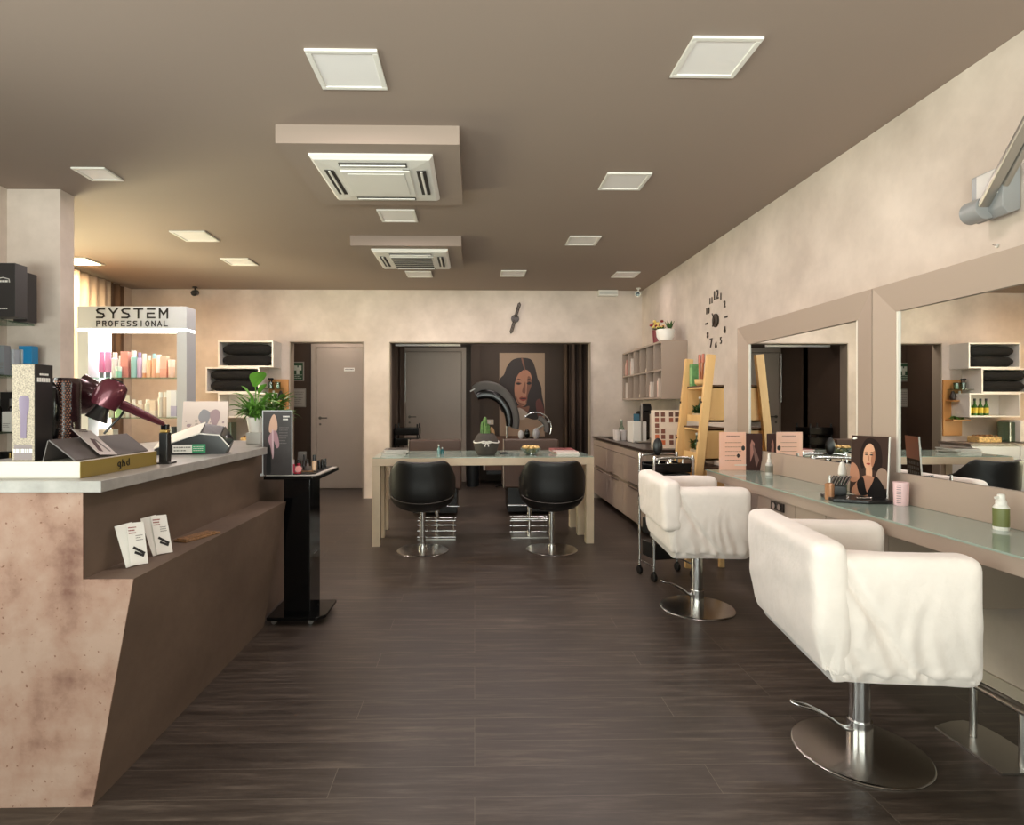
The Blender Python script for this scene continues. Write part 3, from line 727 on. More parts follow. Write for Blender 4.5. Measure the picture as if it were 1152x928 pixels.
t = thing('tester_card', 'small grey tilted card standing in the make-up tray', 'card', (at(339, 500, 3.5).x, 3.5, .8226))
q = MB(); q.M = Matrix.Rotation(-.2, 4, 'X'); q.box(-.025, .025, -.001, .001, .05, .105).box(-.003, .003, -.001, .001, 0, .05); q.build('card', mat('grey_card2', (100, 96, 92), .5), t, smooth=False)
t = thing('makeup_brush', 'slim brush with tan handle lying across the make-up tray', 'brush', (at(347, 500, 3.31).x, 3.31, .8300), 0)
MB().rod((-.05, 0, 0), (.03, 0, 0), .003, .004).build('handle', mat('tan_wood', (132, 98, 66), .6), t); MB().rod((.03, 0, 0), (.055, 0, 0), .005, .003).build('bristles', BLACK, t)

# ================================================================== lit product display
YS = 5.3
xl, xr = at(87, 400, YS).x, at(210, 400, YS).x
t = thing('product_display', 'tall white lit product stand with lettered header and glass shelves', 'display stand', ((xl+xr)/2, YS+.085, 0))
hw = (xr-xl)/2; dp = .085
MB().box(-hw, hw, -dp, dp, 1.885, 2.085, .002).build('header', GREYW, t)
LET = mat('letter_black', (24, 24, 25), .4)
q = MB()
strokes(q, 'SYSTEM', (-.315, -dp-.0002, 1.980), (1, 0, 0), (0, 0, 1), .085, .074, .0374, .0145, (0, -1, 0), 0, .003)
strokes(q, 'PROFESSIONAL', (-.315, -dp-.0002, 1.908), (1, 0, 0), (0, 0, 1), .046, .0325, .0218, .0085, (0, -1, 0), 0, .003)
q.build('lettering', LET, t, smooth=False)
LED = mat('led_strip', (255, 255, 255), .5, emit=(255, 246, 235), estr=5.)
MB().box(-hw+.003, hw-.001, -dp-.002, dp-.006, 1.866, 1.884).build('light_strip', LED, t, smooth=False)
MB().box(-hw, -hw+.095, -dp, dp, .3, 1.865, .002).build('side_post', GREYW, t)
MB().box(hw-.088, hw, -dp, dp, .3, 1.865, .002).build('side_post', GREYW, t)
MB().box(-hw+.097, -hw+.20, .065, .078, .9, 1.864).build('light_panel', mat('led_panel', (255, 255, 255), .5, emit=(255, 248, 240), estr=1.1), t, smooth=False)
MB().box(-hw, hw, -dp, dp, 0, .3, .002).build('base_cabinet', GREYW, t)
SHZ = (1.449, 1.09, .80)
for z in SHZ: MB().box(-hw+.096, hw-.089, -.08, .062, z-.008, z).build('glass_shelf', GLASSE, t, smooth=False)
# products
def product(px, kind, col, wpx, hpx, z, label, cap=None, group='bottles and tubes on the lit stand', Y=YS+.07, rough=.3):
    x = at(px, 400, Y).x; w = wpx*Y/660.; h = hpx*Y/660.
    pale = lambda c: tuple(int(v+(246-v)*.38) for v in c) if min(c) > 45 else c
    col = pale(col); cap = pale(cap) if cap else None
    t = thing('hair_product_'+kind, label, 'hair product', (x, Y, z+.0006), 0, group)
    mm = mat('prod_%d_%d_%d' % col, col, rough); cm = mat('prod_%d_%d_%d' % (cap or (240, 238, 234)), cap or (240, 238, 234), .35)
    if kind == 'box':
        e = min(w, .08)/2; MB().box(-w/2, w/2, -e, e, 0, h, .002).build('carton', mm, t)
        if cap: MB().box(-w/2-.0008, w/2+.0008, -e-.0008, e+.0008, h*.05, h*.42).build('label_band', cm, t)
    elif kind == 'tube':
        MB().lathe([(0, 0), (w*.36, 0), (w*.36, h*.22), (0, h*.22)], seg=18).build('cap', cm, t)
        rows = []
        for f in (0, .3, .6, .85, 1.):
            rr = w*.5; sy = 1-f*.92
            rows.append([(rr*(1-.0*f)*cos(a*pi/8), rr*sy*sin(a*pi/8), h*.2+h*.8*f) for a in range(16)])
        MB().grid(rows, closed=True).build('tube_body', mm, t)
    elif kind == 'jar':
        MB().lathe([(0, 0), (w*.46, 0), (w*.5, h*.1), (w*.5, h*.6), (0, h*.6)], seg=20).build('jar', mm, t); MB().cyl((0, 0, h*.6), w*.52, h*.4, seg=20, bev=.003).build('lid', cm, t)
    elif kind == 'pump':
        MB().lathe([(0, 0), (w*.5, 0), (w*.5, h*.6), (w*.2, h*.7), (0, h*.7)], seg=18).build('bottle', mm, t)
        q = MB().cyl((0, 0, h*.69), w*.22, h*.12, seg=12); q.rod((0, 0, h*.8), (0, 0, h*.96), w*.07); q.bar((w*.1, 0, h*.96), (-w*.45, 0, h*.95), w*.2, h*.06); q.build('pump_head', cm, t)
    else:
        MB().lathe([(0, 0), (w*.48, 0), (w*.5, h*.02), (w*.5, h*.74), (w*.3, h*.8), (0, h*.8)], seg=18).build('bottle', mm, t); MB().cyl((0, 0, h*.79), w*.33, h*.21, seg=16, bev=.002).build('cap', cm, t)
    return t
top = [(103, 'pump', (104, 186, 172), 6, 30, 'teal pump bottle at the left end of the upper glass shelf', (150, 205, 196)),
 (114.5, 'tube', (222, 90, 168), 6, 29, 'magenta tube, first of the two pink ones on the upper glass shelf', (96, 110, 124)),
 (121.5, 'tube', (228, 110, 180), 7, 29, 'pink tube with a dark cap beside the white bottles on the upper glass shelf', (70, 100, 120)),
 (129.5, 'bottle', (232, 232, 238), 7, 28, 'first white bottle right of the pink tubes on the upper glass shelf', None),
 (133.5, 'jar', (70, 178, 148), 6, 12, 'low green jar at the front of the upper glass shelf', (190, 226, 210)),
 (135.4, 'bottle', (226, 226, 230), 4, 25, 'second white bottle, just left of the coral carton, upper glass shelf', (224, 240, 234)),
 (142, 'box', (226, 108, 92), 8, 29, 'coral red carton on the upper glass shelf', (214, 84, 74)),
 (151, 'bottle', (116, 196, 190), 7, 30, 'turquoise bottle right of the coral carton on the upper glass shelf', (216, 238, 240)),
 (157, 'bottle', (200, 160, 214), 5, 28, 'lilac slim bottle next to the turquoise one on the upper glass shelf', (90, 70, 150)),
 (162.5, 'tube', (250, 236, 220), 5, 27, 'cream tube with orange cap, left of a pair on the upper glass shelf', (244, 140, 66)),
 (168, 'bottle', (246, 176, 112), 5, 25, 'pale orange bottle in the centre right of the upper glass shelf', (238, 238, 234)),
 (173.5, 'bottle', (240, 140, 84), 5, 27, 'deeper orange bottle with blue cap on the upper glass shelf', (120, 190, 206)),
 (178.5, 'tube', (246, 240, 234), 6, 26, 'white tube with orange base on the upper glass shelf', (246, 168, 106)),
 (185.5, 'box', (248, 162, 130), 7, 24, 'peach carton near the right end of the upper glass shelf', (240, 132, 96)),
 (193, 'jar', (248, 182, 150), 7, 20, 'pale peach jar at the right end of the upper glass shelf', (250, 216, 196))]
for p in top: product(p[0], p[1], p[2], p[3], p[4], SHZ[0], p[5], p[6], Y=YS+(.035 if p[1] == 'jar' and p[0] < 140 else .095))
low = [(118, 'bottle', (224, 224, 214), 5, 18, 'short white bottle at the left end of the lower glass shelf, under the dryer nozzle', (60, 66, 60)),
 (125, 'bottle', (206, 214, 186), 5, 22, 'greyish green bottle left of the bright green one on the lower glass shelf', (236, 236, 228)),
 (133, 'bottle', (126, 200, 104), 6, 14, 'bright green small bottle at the front of the lower glass shelf', (190, 230, 170)),
 (137, 'bottle', (224, 226, 200), 6, 25, 'cream bottle directly behind the green one on the lower glass shelf', (240, 240, 232)),
 (143.5, 'tube', (214, 216, 190), 5, 25, 'sage tube beside the cream bottle on the lower glass shelf', (236, 234, 220)),
 (150.5, 'bottle', (238, 232, 218), 5, 20, 'ivory bottle above the dryer handle on the lower glass shelf', (244, 240, 232)),
 (157.5, 'bottle', (232, 212, 188), 6, 19, 'sand coloured bottle in the middle of the lower glass shelf', (248, 246, 240)),
 (166, 'bottle', (226, 224, 200), 6, 20, 'pale khaki bottle right of the sand one on the lower glass shelf', (236, 228, 208)),
 (173, 'box', (240, 206, 172), 6, 19, 'apricot carton with a red cap on top on the lower glass shelf', (244, 222, 198)),
 (181, 'bottle', (214, 198, 176), 6, 28, 'tall taupe bottle, first of the tall ones on the lower glass shelf', (240, 240, 232)),
 (186.3, 'bottle', (200, 164, 130), 5, 28, 'tall caramel bottle on the lower glass shelf', (244, 240, 230)),
 (191.2, 'box', (244, 242, 242), 5, 30, 'tall white carton near the right end of the lower glass shelf', None),
 (196.6, 'box', (226, 226, 238), 6, 30, 'tall lavender white carton at the right end of the lower glass shelf', (150, 140, 190))]
for p in low: product(p[0], p[1], p[2], p[3], p[4], SHZ[1], p[5], p[6], Y=YS+(.035 if p[4] == 14 else .095))
bot = [(122, 'box', (238, 234, 222), 16, 15, 'wide white carton on the lowest glass shelf behind the dryer', None),
 (196, 'jar', (34, 46, 36), 8, 17, 'dark green topped jar on the lowest glass shelf beside the till terminal', (30, 30, 28))]
for p in bot: product(p[0], p[1], p[2], p[3], p[4]*1.5, SHZ[2], p[5], p[6], Y=YS+.085)

# ================================================================== glass shelves on the left wall
for k, (z, y0) in enumerate(((1.75, 4.06), (1.395, 4.06), (1.03, 4.06), (.735, 4.06))):
    lab = ['topmost glass wall shelf by the pier carrying two dark cartons', 'second glass wall shelf by the pier carrying grey and blue cartons', 'third glass wall shelf by the pier carrying black bottles', 'lowest dark shelf by the pier, just above the counter top'][k]
    t = thing('glass_wall_shelf', lab, 'shelf', (XL, 3.3, z-.0005), 0, 'glass shelves on the left wall')
    MB().box(.002, .215, -.9, .76, -.01, 0, .001).build('shelf_pane', GLASSE if k < 3 else BLACK, t, smooth=False)
    for y in (.62, -.2): MB().box(.001, .05, y-.02, y+.02, -.03, -.011, .003).build('bracket', CHROME, t)
def carton(x, y, z, w, d, h, col, label, mark=0, cat='carton', name='product_carton', grp='cartons on the left wall shelves'):
    t = thing(name, label, cat, (x, y, z), 0, grp)
    MB().box(-w/2, w/2, -d/2, d/2, 0, h, .002).build('carton', mat('prod_%d_%d_%d' % col, col, .4), t)
    if mark:
        q = MB(); rows = 2
        tube = [(-w*.28, 0, h*.63), (-w*.3, 0, h*.67), (-w*.12, 0, h*.71), (w*.05, 0, h*.73), (w*.28, 0, h*.70), (w*.3, 0, h*.64)]
        q.tube([Vector(p)+Vector((0, -d/2-.0005, 0)) for p in tube], .0022, 5)
        scribble(q, (-w*.25, -d/2-.001, h*.63), (1, 0, 0), (0, 0, 1), w*.5, h*.06, (0, -1, 0), 0, 1, mark, h*.035)
        scribble(q, (-w*.2, -d/2-.001, h*.13), (1, 0, 0), (0, 0, 1), w*.42, h*.045, (0, -1, 0), 0, 1, mark+3)
        q.build('printed_logo', PAPER, t, smooth=False)
    else:
        q = MB(); scribble(q, (-w*.4, -d/2-.001, h*.2), (1, 0, 0), (0, 0, 1), w*.8, h*.25, (0, -1, 0), 0, 3, int(h*1000)); q.build('small_print', MATS['print_grey'], t, smooth=False)
    return t
XS = XL+.1
carton(at(9, 400, 3.75).x, 3.75, 1.75, .165, .10, .335, (38, 36, 36), 'wide black carton with white printed logo on the topmost wall shelf', 2)
carton(at(31, 400, 3.98).x, 3.96, 1.75, .088, .09, .325, (34, 32, 33), 'narrower black carton with white logo at the end of the topmost wall shelf', 5)
carton(at(4, 400, 3.84).x, 3.84, 1.395, .05, .05, .19, (120, 124, 130), 'grey tall carton at the left of the second wall shelf')
carton(at(14, 400, 3.9).x, 3.90, 1.395, .055, .05, .17, (172, 176, 182), 'silver grey carton left of the bluish one on the second wall shelf')
carton(at(19.5, 400, 3.93).x, 3.965, 1.395, .04, .04, .175, (188, 190, 190), 'pale grey carton touching the blue carton on the second wall shelf')
carton(at(31.5, 400, 3.98).x, 3.985, 1.395, .085, .06, .20, (24, 124, 176), 'bright blue carton at the end of the second wall shelf')
carton(at(8, 400, 3.84).x, 3.86, 1.03, .06, .05, .13, (206, 204, 198), 'small white carton on the third wall shelf')
for k, px in enumerate((1, 15.5, 20.5)):
    t = thing('black_bottle', ORD[k]+' slim black bottle from the left on the third wall shelf', 'bottle', (at(px, 400, 3.98).x, 3.96, 1.03), 0, 'black bottles on the third wall shelf')
    MB().lathe([(0, 0), (.017, 0), (.018, .15), (.009, .165), (0, .165)], seg=18).build('bottle', BLACKG, t); MB().cyl((0, 0, .164), .011, .05, seg=14).build('cap', mat('cap_grey', (70, 68, 66), .3), t)
t = thing('backing_card', 'dark product backing card behind the bottles on the third wall shelf', 'card', (at(12, 400, 4.04).x, 4.045, 1.03)); MB().box(-.1, .1, -.004, .004, 0, .26, .001).build('card', BLACK, t)
t = thing('rod_holder', 'small black open frame holding a brass rod on the lowest wall shelf', 'frame', (at(11.5, 400, 3.95).x, 3.95, .735))
q = MB().box(-.055, -.048, -.02, .02, 0, .16).box(.048, .055, -.02, .02, 0, .16).box(-.048, .048, -.02, .02, .153, .16).box(-.048, .048, .012, .02, .0, .153); q.build('frame', BLACK, t)
MB().cyl((.0, 0, 0), .007, .152, seg=12).build('brass_rod', mat('brass_small', (170, 140, 80), .35, .7), t); MB().cyl((.022, 0, 0), .01, .13, seg=12).build('clear_vial', GLASSE, t)

# ================================================================== alcove: curtain, back wall cubbies, sideboard
CURT = bpy.data.materials.new('curtain_cream'); CURT.use_nodes = True
n_ = CURT.node_tree; bs = n_.nodes['Principled BSDF']; bs.inputs['Base Color'].default_value = lin((230, 216, 202)); bs.inputs['Roughness'].default_value = .9
tr = n_.nodes.new('ShaderNodeBsdfTranslucent'); tr.inputs[0].default_value = lin((232, 222, 212)); ms = n_.nodes.new('ShaderNodeMixShader'); ms.inputs[0].default_value = .3
n_.links.new(bs.outputs[0], ms.inputs[1]); n_.links.new(tr.outputs[0], ms.inputs[2]); n_.links.new(ms.outputs[0], n_.nodes['Material Output'].inputs[0])
def curtain(name, label, y0, y1, x, z0, z1, m, folds, amp, axis='y'):
    q = MB(); rows = []; n = folds*10
    for zz in (z0, (z0+z1)/2, z1):
        r = []
        for i in range(n+1):
            f = i/n; a = amp*sin(2*pi*folds*f)*(1 if zz != z1 else .7)+amp*.35*sin(5.3*folds*f+zz)
            r.append((x+a, y0+(y1-y0)*f, zz) if axis == 'y' else (y0+(y1-y0)*f, x+a, zz))
        rows.append(r)
    q.grid(rows); o = q.build(name, m, None, solid=.004); return tag(o, label, 'curtain')
curtain('curtain', 'cream curtain across the alcove window behind the lit stand', 5.9, 7.0, XA+.1, .02, 2.66, CURT, 7, .03)
curtain('curtain', 'narrow brown curtain strip at the edge of the alcove window', 7.04, 7.3, XA+.08, .02, 2.66, mat('curtain_brown', (122, 98, 78), .9), 2, .02)

TOWEL = mat('black_towel', (12, 12, 13), .95, bump=.6, bscale=60.)
def cubby(name, label, x0, x1, z0, z1, y0=7.3):
    t = thing(name, label, 'wall shelf', ((x0+x1)/2, 7.598, z0), 0, 'white wall cubes on the back wall')
    w = (x1-x0)/2; h = z1-z0; d = 7.598-y0; th = .018
    MB().box(-w, w, -d, 0, 0, th).box(-w, w, -d, 0, h-th, h).box(-w, -w+th, -d, 0, th, h-th).box(w-th, w, -d, 0, th, h-th).build('cube_frame', WHITE, t, smooth=False)
    MB().box(-w+th, w-th, -.012, -.002, th, h-th).build('back_panel', WHITE, t, smooth=False)
    return t
cubby('wall_cube', 'uppermost white wall cube stuffed with black towels', -3.17, -2.49, 1.672, 2.0)
cubby('wall_cube', 'middle white wall cube stuffed with black towels, shifted toward the curtain', -3.32, -2.66, 1.355, 1.672)
cubby('wall_cube', 'lowest white wall cube holding green bottles, partly behind the canvas', -3.17, -2.5, 1.05, 1.355)
def towels(x0, x1, z, label, seed):
    rnd = random.Random(seed)
    for k in range(2):
        q = MB(); rows = []; L = x1-x0-.04; n = 10
        R = .0672
        for i in range(n+1):
            f = i/n; e = (1-abs(2*f-1)**14)*.5+.5
            rows.append([((x0+.02)+L*f, 7.31+.085+.075*e*cos(2*pi*j/20)*(1+.05*noise.noise((f*6, j*.7, seed+k))), z+R+.002+k*.134+R*e*sin(2*pi*j/20)*(1+.0*j)) for j in range(20)])
        q.grid(rows, closed=True); q.poly(rows[0][::-1]); q.poly(rows[-1])
        o = q.build('black_towel', TOWEL); tag(o, ('lower' if k == 0 else 'upper')+' rolled black towel in the '+label, 'towel', 'rolled black towels')
towels(-3.152, -2.508, 1.692, 'uppermost white wall cube', 1)
towels(-3.302, -2.678, 1.375, 'middle white wall cube', 6)
for k in range(4):
    t = thing('green_bottle', ORD[k]+' green bottle with yellow label from the doorway side in the lowest wall cube', 'bottle', (-2.6-.075*k, 7.42, 1.0685), 0, 'green bottles in the wall cube')
    MB().lathe([(0, 0), (.028, 0), (.03, .01), (.03, .11), (.012, .15), (.012, .19), (0, .19)], seg=18).build('bottle', mat('bottle_green', (50, 98, 34), .15), t)
    MB().lathe([(.0305, .03), (.0305, .1)], seg=18).build('label_band', mat('label_yellow', (214, 190, 62), .5), t); MB().cyl((0, 0, .189), .014, .03, seg=12).build('cap', BLACK, t)
t = thing('glass_ledge', 'small glass ledge under the uppermost wall cube with a tumbler on it', 'shelf', (-2.57, 7.598, 1.41)); MB().box(-.08, .13, -.2, -.002, -.008, 0).build('pane', GLASSE, t, smooth=False)
for k, x in enumerate((-2.59, -2.5)):
    t = thing('glass_tumbler', ('tumbler of black brushes on the glass ledge', 'pale candle glass at the end of the glass ledge')[k], 'glass', (x, 7.5, 1.4105))
    MB().lathe([(0, 0), (.03, 0), (.034, .085), (.031, .085), (.028, .006), (0, .006)], seg=20).build('glass', GLASSE, t)
    q = MB()
    if k == 0:
        for a in range(5): q.rod((.01*cos(a*1.3), .01*sin(a*1.3), .01), (.022*cos(a*1.3), .022*sin(a*1.3), .12), .004); q.ball((.022*cos(a*1.3), .022*sin(a*1.3), .125), .014, seg=10)
        q.build('brushes', BLACK, t)
    else: q.cyl((0, 0, .007), .026, .05, seg=16); q.build('wax', mat('wax_green', (150, 180, 150), .4), t)
ORW = mat('honey_wood', (206, 150, 88), .5, rgb2=(186, 130, 70), vscale=6., stretch=(1, 1, .2))
t = thing('wooden_wall_panel', 'honey coloured wooden wall panel with two small shelves beside the doorway', 'wall panel', (-2.515, 7.598, .8))
MB().box(-.13, .125, -.02, -.001, 0, .735, .002).build('board', ORW, t)
for z, x0 in ((.45, -.13), (.2, -.13)): MB().box(x0, .1, -.15, -.02, z, z+.016, .002).build('small_shelf', ORW, t)
t = thing('oil_bottle', 'dark round bottle on the upper shelf of the honey wood panel', 'bottle', (-2.47, 7.52, 1.2665)); MB().lathe([(0, 0), (.03, 0), (.04, .05), (.02, .1), (.012, .12), (0, .12)], seg=18).build('bottle', mat('bottle_dark', (52, 42, 38), .3), t)
t = thing('white_candle', 'white candle standing on the upper shelf of the honey wood panel', 'candle', (-2.56, 7.52, 1.2665)); MB().cyl((0, 0, 0), .014, .12, seg=14).build('wax', WHITE, t); MB().rod((0, 0, .12), (0, 0, .13), .0015).build('wick', BLACK, t)
t = thing('trailing_plant', 'green trailing plant on the lower shelf of the honey wood panel', 'plant', (-2.52, 7.52, 1.0165))
q = MB(); rnd = random.Random(2)
for k in range(60):
    a = rnd.uniform(0, 2*pi); q.leaf((rnd.uniform(-.07, .07), rnd.uniform(-.03, .02), rnd.uniform(.0, .04)), (cos(a), sin(a)*.7-.3, rnd.uniform(0, .7)), rnd.uniform(.04, .09), .022, .5)
q.build('foliage', GREEN, t)
# sideboard
t = thing('sideboard', 'low pale sideboard along the back wall under the white cubes', 'sideboard', (-3.25, 7.35, 0))
MB().box(-.95, .9, -.24, .24, .06, .70, .003).build('carcass', WHITE, t); MB().box(-.97, .92, -.26, .245, .70, .73, .003).build('top', mat('sideboard_top', (120, 110, 100), .4), t)
for k in range(3): MB().box(-.94+.615*k, -.335+.615*k, -.256, -.241, .07, .69, .002).build('cupboard_front', GREYW, t)
MB().box(-.9, .85, -.2, .2, 0, .06).build('plinth', BLACK, t)
t = thing('white_machine', 'white countertop coffee machine on the sideboard', 'coffee machine', (-3.25, 7.36, .7305))
MB().box(-.16, .16, -.14, .18, 0, .28, .025).build('housing', WHITEP, t); MB().box(-.1, .1, -.15, -.135, .08, .2, .01).build('spout_bay', BLACK, t); MB().box(.165, .25, -.08, .1, 0, .26, .012).build('water_tank', GLASSE, t)
t = thing('woven_tray', 'woven pale basket tray on the sideboard beside the white machine', 'basket', (-2.72, 7.33, .7305)); MB().prism([(-.15, -.09, 0), (.15, -.09, 0), (.15, .09, 0), (-.15, .09, 0)], (0, 0, .075), bev=.01).build('basket', mat('wicker', (200, 166, 110), .7, var=.3, vscale=60.), t)
q = MB(); rnd = random.Random(1)
for k in range(16): q.ball((-.12+.016*k, rnd.uniform(-.05, .05), .08), .018, seg=8)
o = q.build('sachets', mat('capsule_brown', (120, 84, 44), .5), t); o['kind'] = 'stuff'
# security cameras, vent
def cctv(name, label, loc, m, dirv):
    t = thing(name, label, 'security camera', loc)
    d = Vector(dirv).normalized()
    MB().cyl((0, 0, -.012), .03, .012, seg=18).rod((0, 0, -.01), (0, 0, -.045), .009).build('mount', m, t)
    MB().rod(Vector((0, 0, -.075))-d*.05, Vector((0, 0, -.075))+d*.05, .038, .038, 20).build('housing', m, t)
    MB().rod(Vector((0, 0, -.075))+d*.045, Vector((0, 0, -.075))+d*.056, .03, .026, 18).build('lens', BLACKG, t)
cctv('security_camera', 'black dome security camera under the ceiling above the white wall cubes', (-3.52, 7.45, ZC), BLACK, (.2, -1, -.25))
cctv('security_camera', 'white security camera in the corner above the grey pigeonhole shelf', (2.08, 7.42, ZC), WHITEP, (-.5, -1, -.2))
t = thing('air_vent', 'small white ventilation box on the back wall under the ceiling', 'vent', (1.72, YB, 2.61))
MB().box(-.125, .125, -.09, -.001, 0, .075, .006).build('housing', WHITEP, t); MB().box(-.115, .115, -.1, -.089, .026, .032, .001).build('flap', mat('grey_small', (150, 148, 143), .4), t)
# ================================================================== styling counter on the right wall
YE = 3.97; XF = 1.58
t = thing('styling_counter', 'long taupe styling counter with green glass top along the right wall', 'counter', (XF, 2.6, 0))
def R(x0, x1, y0, y1, z0, z1, bev=.002, mi=0): return (x0-XF, x1-XF, y0-2.6, y1-2.6, z0, z1, bev, mi)
MB().box(*R(XF, 2.178, -.6, YE, .703, .7575)).build('carcass', TAUPE, t)
MB().box(*R(XF-.006, 2.178, -.6, YE+.004, .7578, .7645, 0)).build('glass_top', FROST, t)
MB().box(*R(1.62, 2.178, 2.266, 3.29, .40, .703)).build('drawer_case', TAUPE2, t)
for y0, y1 in ((2.268, 2.643), (2.647, 2.898), (2.902, 3.288)):
    d = MB().box(*R(1.60, 1.62, y0, y1, .41, .699)).build('drawer', TAUPE, t)
    if y0 < 2.8: MB().box(*R(1.592, 1.601, (y0+y1)/2-.05, (y0+y1)/2+.05, .57, .582)).build('handle', mat('dark_nickel', (110, 104, 96), .3, 1.), d)
    else:
        MB().box(*R(1.592, 1.601, 3.0, 3.13, .645, .69)).build('socket_plate', mat('socket_black', (30, 27, 25), .15), d)
        for yy in (3.037, 3.093): q = MB(); q.M = Matrix.Translation((1.592-XF, yy-2.6, .6675)) @ Matrix.Rotation(-pi/2, 4, 'Y'); q.cyl((0, 0, 0), .016, .004, seg=16); q.build('socket', CHROME, d)

# ------------------------------------------------------------------ mirrors with broad taupe frames
struct(MB().box(1.965, 2.179, 1.333, 4.21, .767, 1.756).build('wall_right_mirror_panel', TAUPE, smooth=False))
def mirror(name, label, y0, y1, z0=.7656, z1=1.757, w=.1305):
    t = thing(name, label, 'mirror', (1.9645, (y0+y1)/2, z0), 0, 'framed wall mirrors')
    hw = (y1-y0)/2; H = z1-z0; xo = -.065; xi = -.047
    O = [(-hw, 0), (hw, 0), (hw, H), (-hw, H)]; I = [(-hw+w, w), (hw-w, w), (hw-w, H-w), (-hw+w, H-w)]
    for k, nm in enumerate(('bottom', 'far', 'top', 'near')):
        a, b_ = O[k], O[(k+1) % 4]; c, d = I[(k+1) % 4], I[k]; q = MB()
        pts = [(xo, *a), (xo, *b_), (xi, *c), (xi, *d)]; back = [(-.0, *a), (-.0, *b_), (-.0, *c), (-.0, *d)]
        q.poly(pts[:3]); q.poly([pts[0], pts[2], pts[3]])
        for i in range(4): q.poly([pts[i], pts[(i+1) % 4], back[(i+1) % 4]]); q.poly([pts[i], back[(i+1) % 4], back[i]])
        bmesh.ops.recalc_face_normals(q.bm, faces=q.bm.faces)
        bmesh.ops.remove_doubles(q.bm, verts=q.bm.verts, dist=1e-5); bmesh.ops.recalc_face_normals(q.bm, faces=q.bm.faces)
        q.build('frame_rail', TAUPE, t, smooth=False)
    q = MB(); hw2 = hw-w-.001; s = -.006
    q.poly([(-.035-s*hw2, -hw2, w+.001), (-.035+s*hw2, hw2, w+.001), (-.035+s*hw2, hw2, H-w-.001), (-.035-s*hw2, -hw2, H-w-.001)])
    for f in q.bm.faces:
        f.normal_update()
        if f.normal.x > 0: f.normal_flip()
    q.build('mirror_glass', MIRROR, t, smooth=False)
    q = MB()
    for ya, yb in ((hw-w-.012, hw-w-.001), (-hw+w+.001, -hw+w+.012)): MB().box(-.045, -.034, ya, yb, w, H-w).build('edge_strip', mat('pale_strip', (226, 220, 208), .4), t, smooth=False)
mirror('wall_mirror', 'taupe framed wall mirror further from the viewer, next to the pine shelf', 2.774, 4.211)
mirror('wall_mirror', 'nearer taupe framed wall mirror cut by the right edge of the photo', 1.333, 2.768)

# ------------------------------------------------------------------ slip-covered chairs
def cover_mesh(name, boxes, m, parent, vox=.0085, seed=0, pleat=None, smooth_it=6, amp=.005):
    q = MB()
    for bx in boxes:
        M = bx[6] if len(bx) > 6 else None
        q.box(*bx[:6], .034, 0, 3, M)
    me = bpy.data.meshes.new('tmp'); q.bm.to_mesh(me); q.bm.free()
    o = bpy.data.objects.new('tmp', me); COL.objects.link(o)
    r = o.modifiers.new('r', 'REMESH'); r.mode = 'VOXEL'; r.voxel_size = vox
    s = o.modifiers.new('s', 'SMOOTH'); s.iterations = smooth_it; s.factor = .5
    dg = bpy.context.evaluated_depsgraph_get(); dg.update()
    out = bpy.data.meshes.new_from_object(o.evaluated_get(dg)); bpy.data.objects.remove(o); bpy.data.meshes.remove(me)
    t = bmesh.new(); t.from_mesh(out); bpy.data.meshes.remove(out)
    t.normal_update()
    moves = []
    for v in t.verts:
        p = v.co; n = v.normal
        d = amp*.55*noise.noise(p*7+Vector((seed, 0, 0)))+amp*.25*noise.noise(p*19+Vector((0, seed, 0)))
        if pleat: d += pleat(p, n)
        moves.append(n*d)
    for v, d in zip(t.verts, moves): v.co += d
    me = bpy.data.meshes.new(name); t.to_mesh(me); t.free(); me.materials.append(m)
    me.polygons.foreach_set('use_smooth', [True]*len(me.polygons))
    ob = bpy.data.objects.new(name, me); COL.objects.link(ob); ob.parent = parent
    return ob
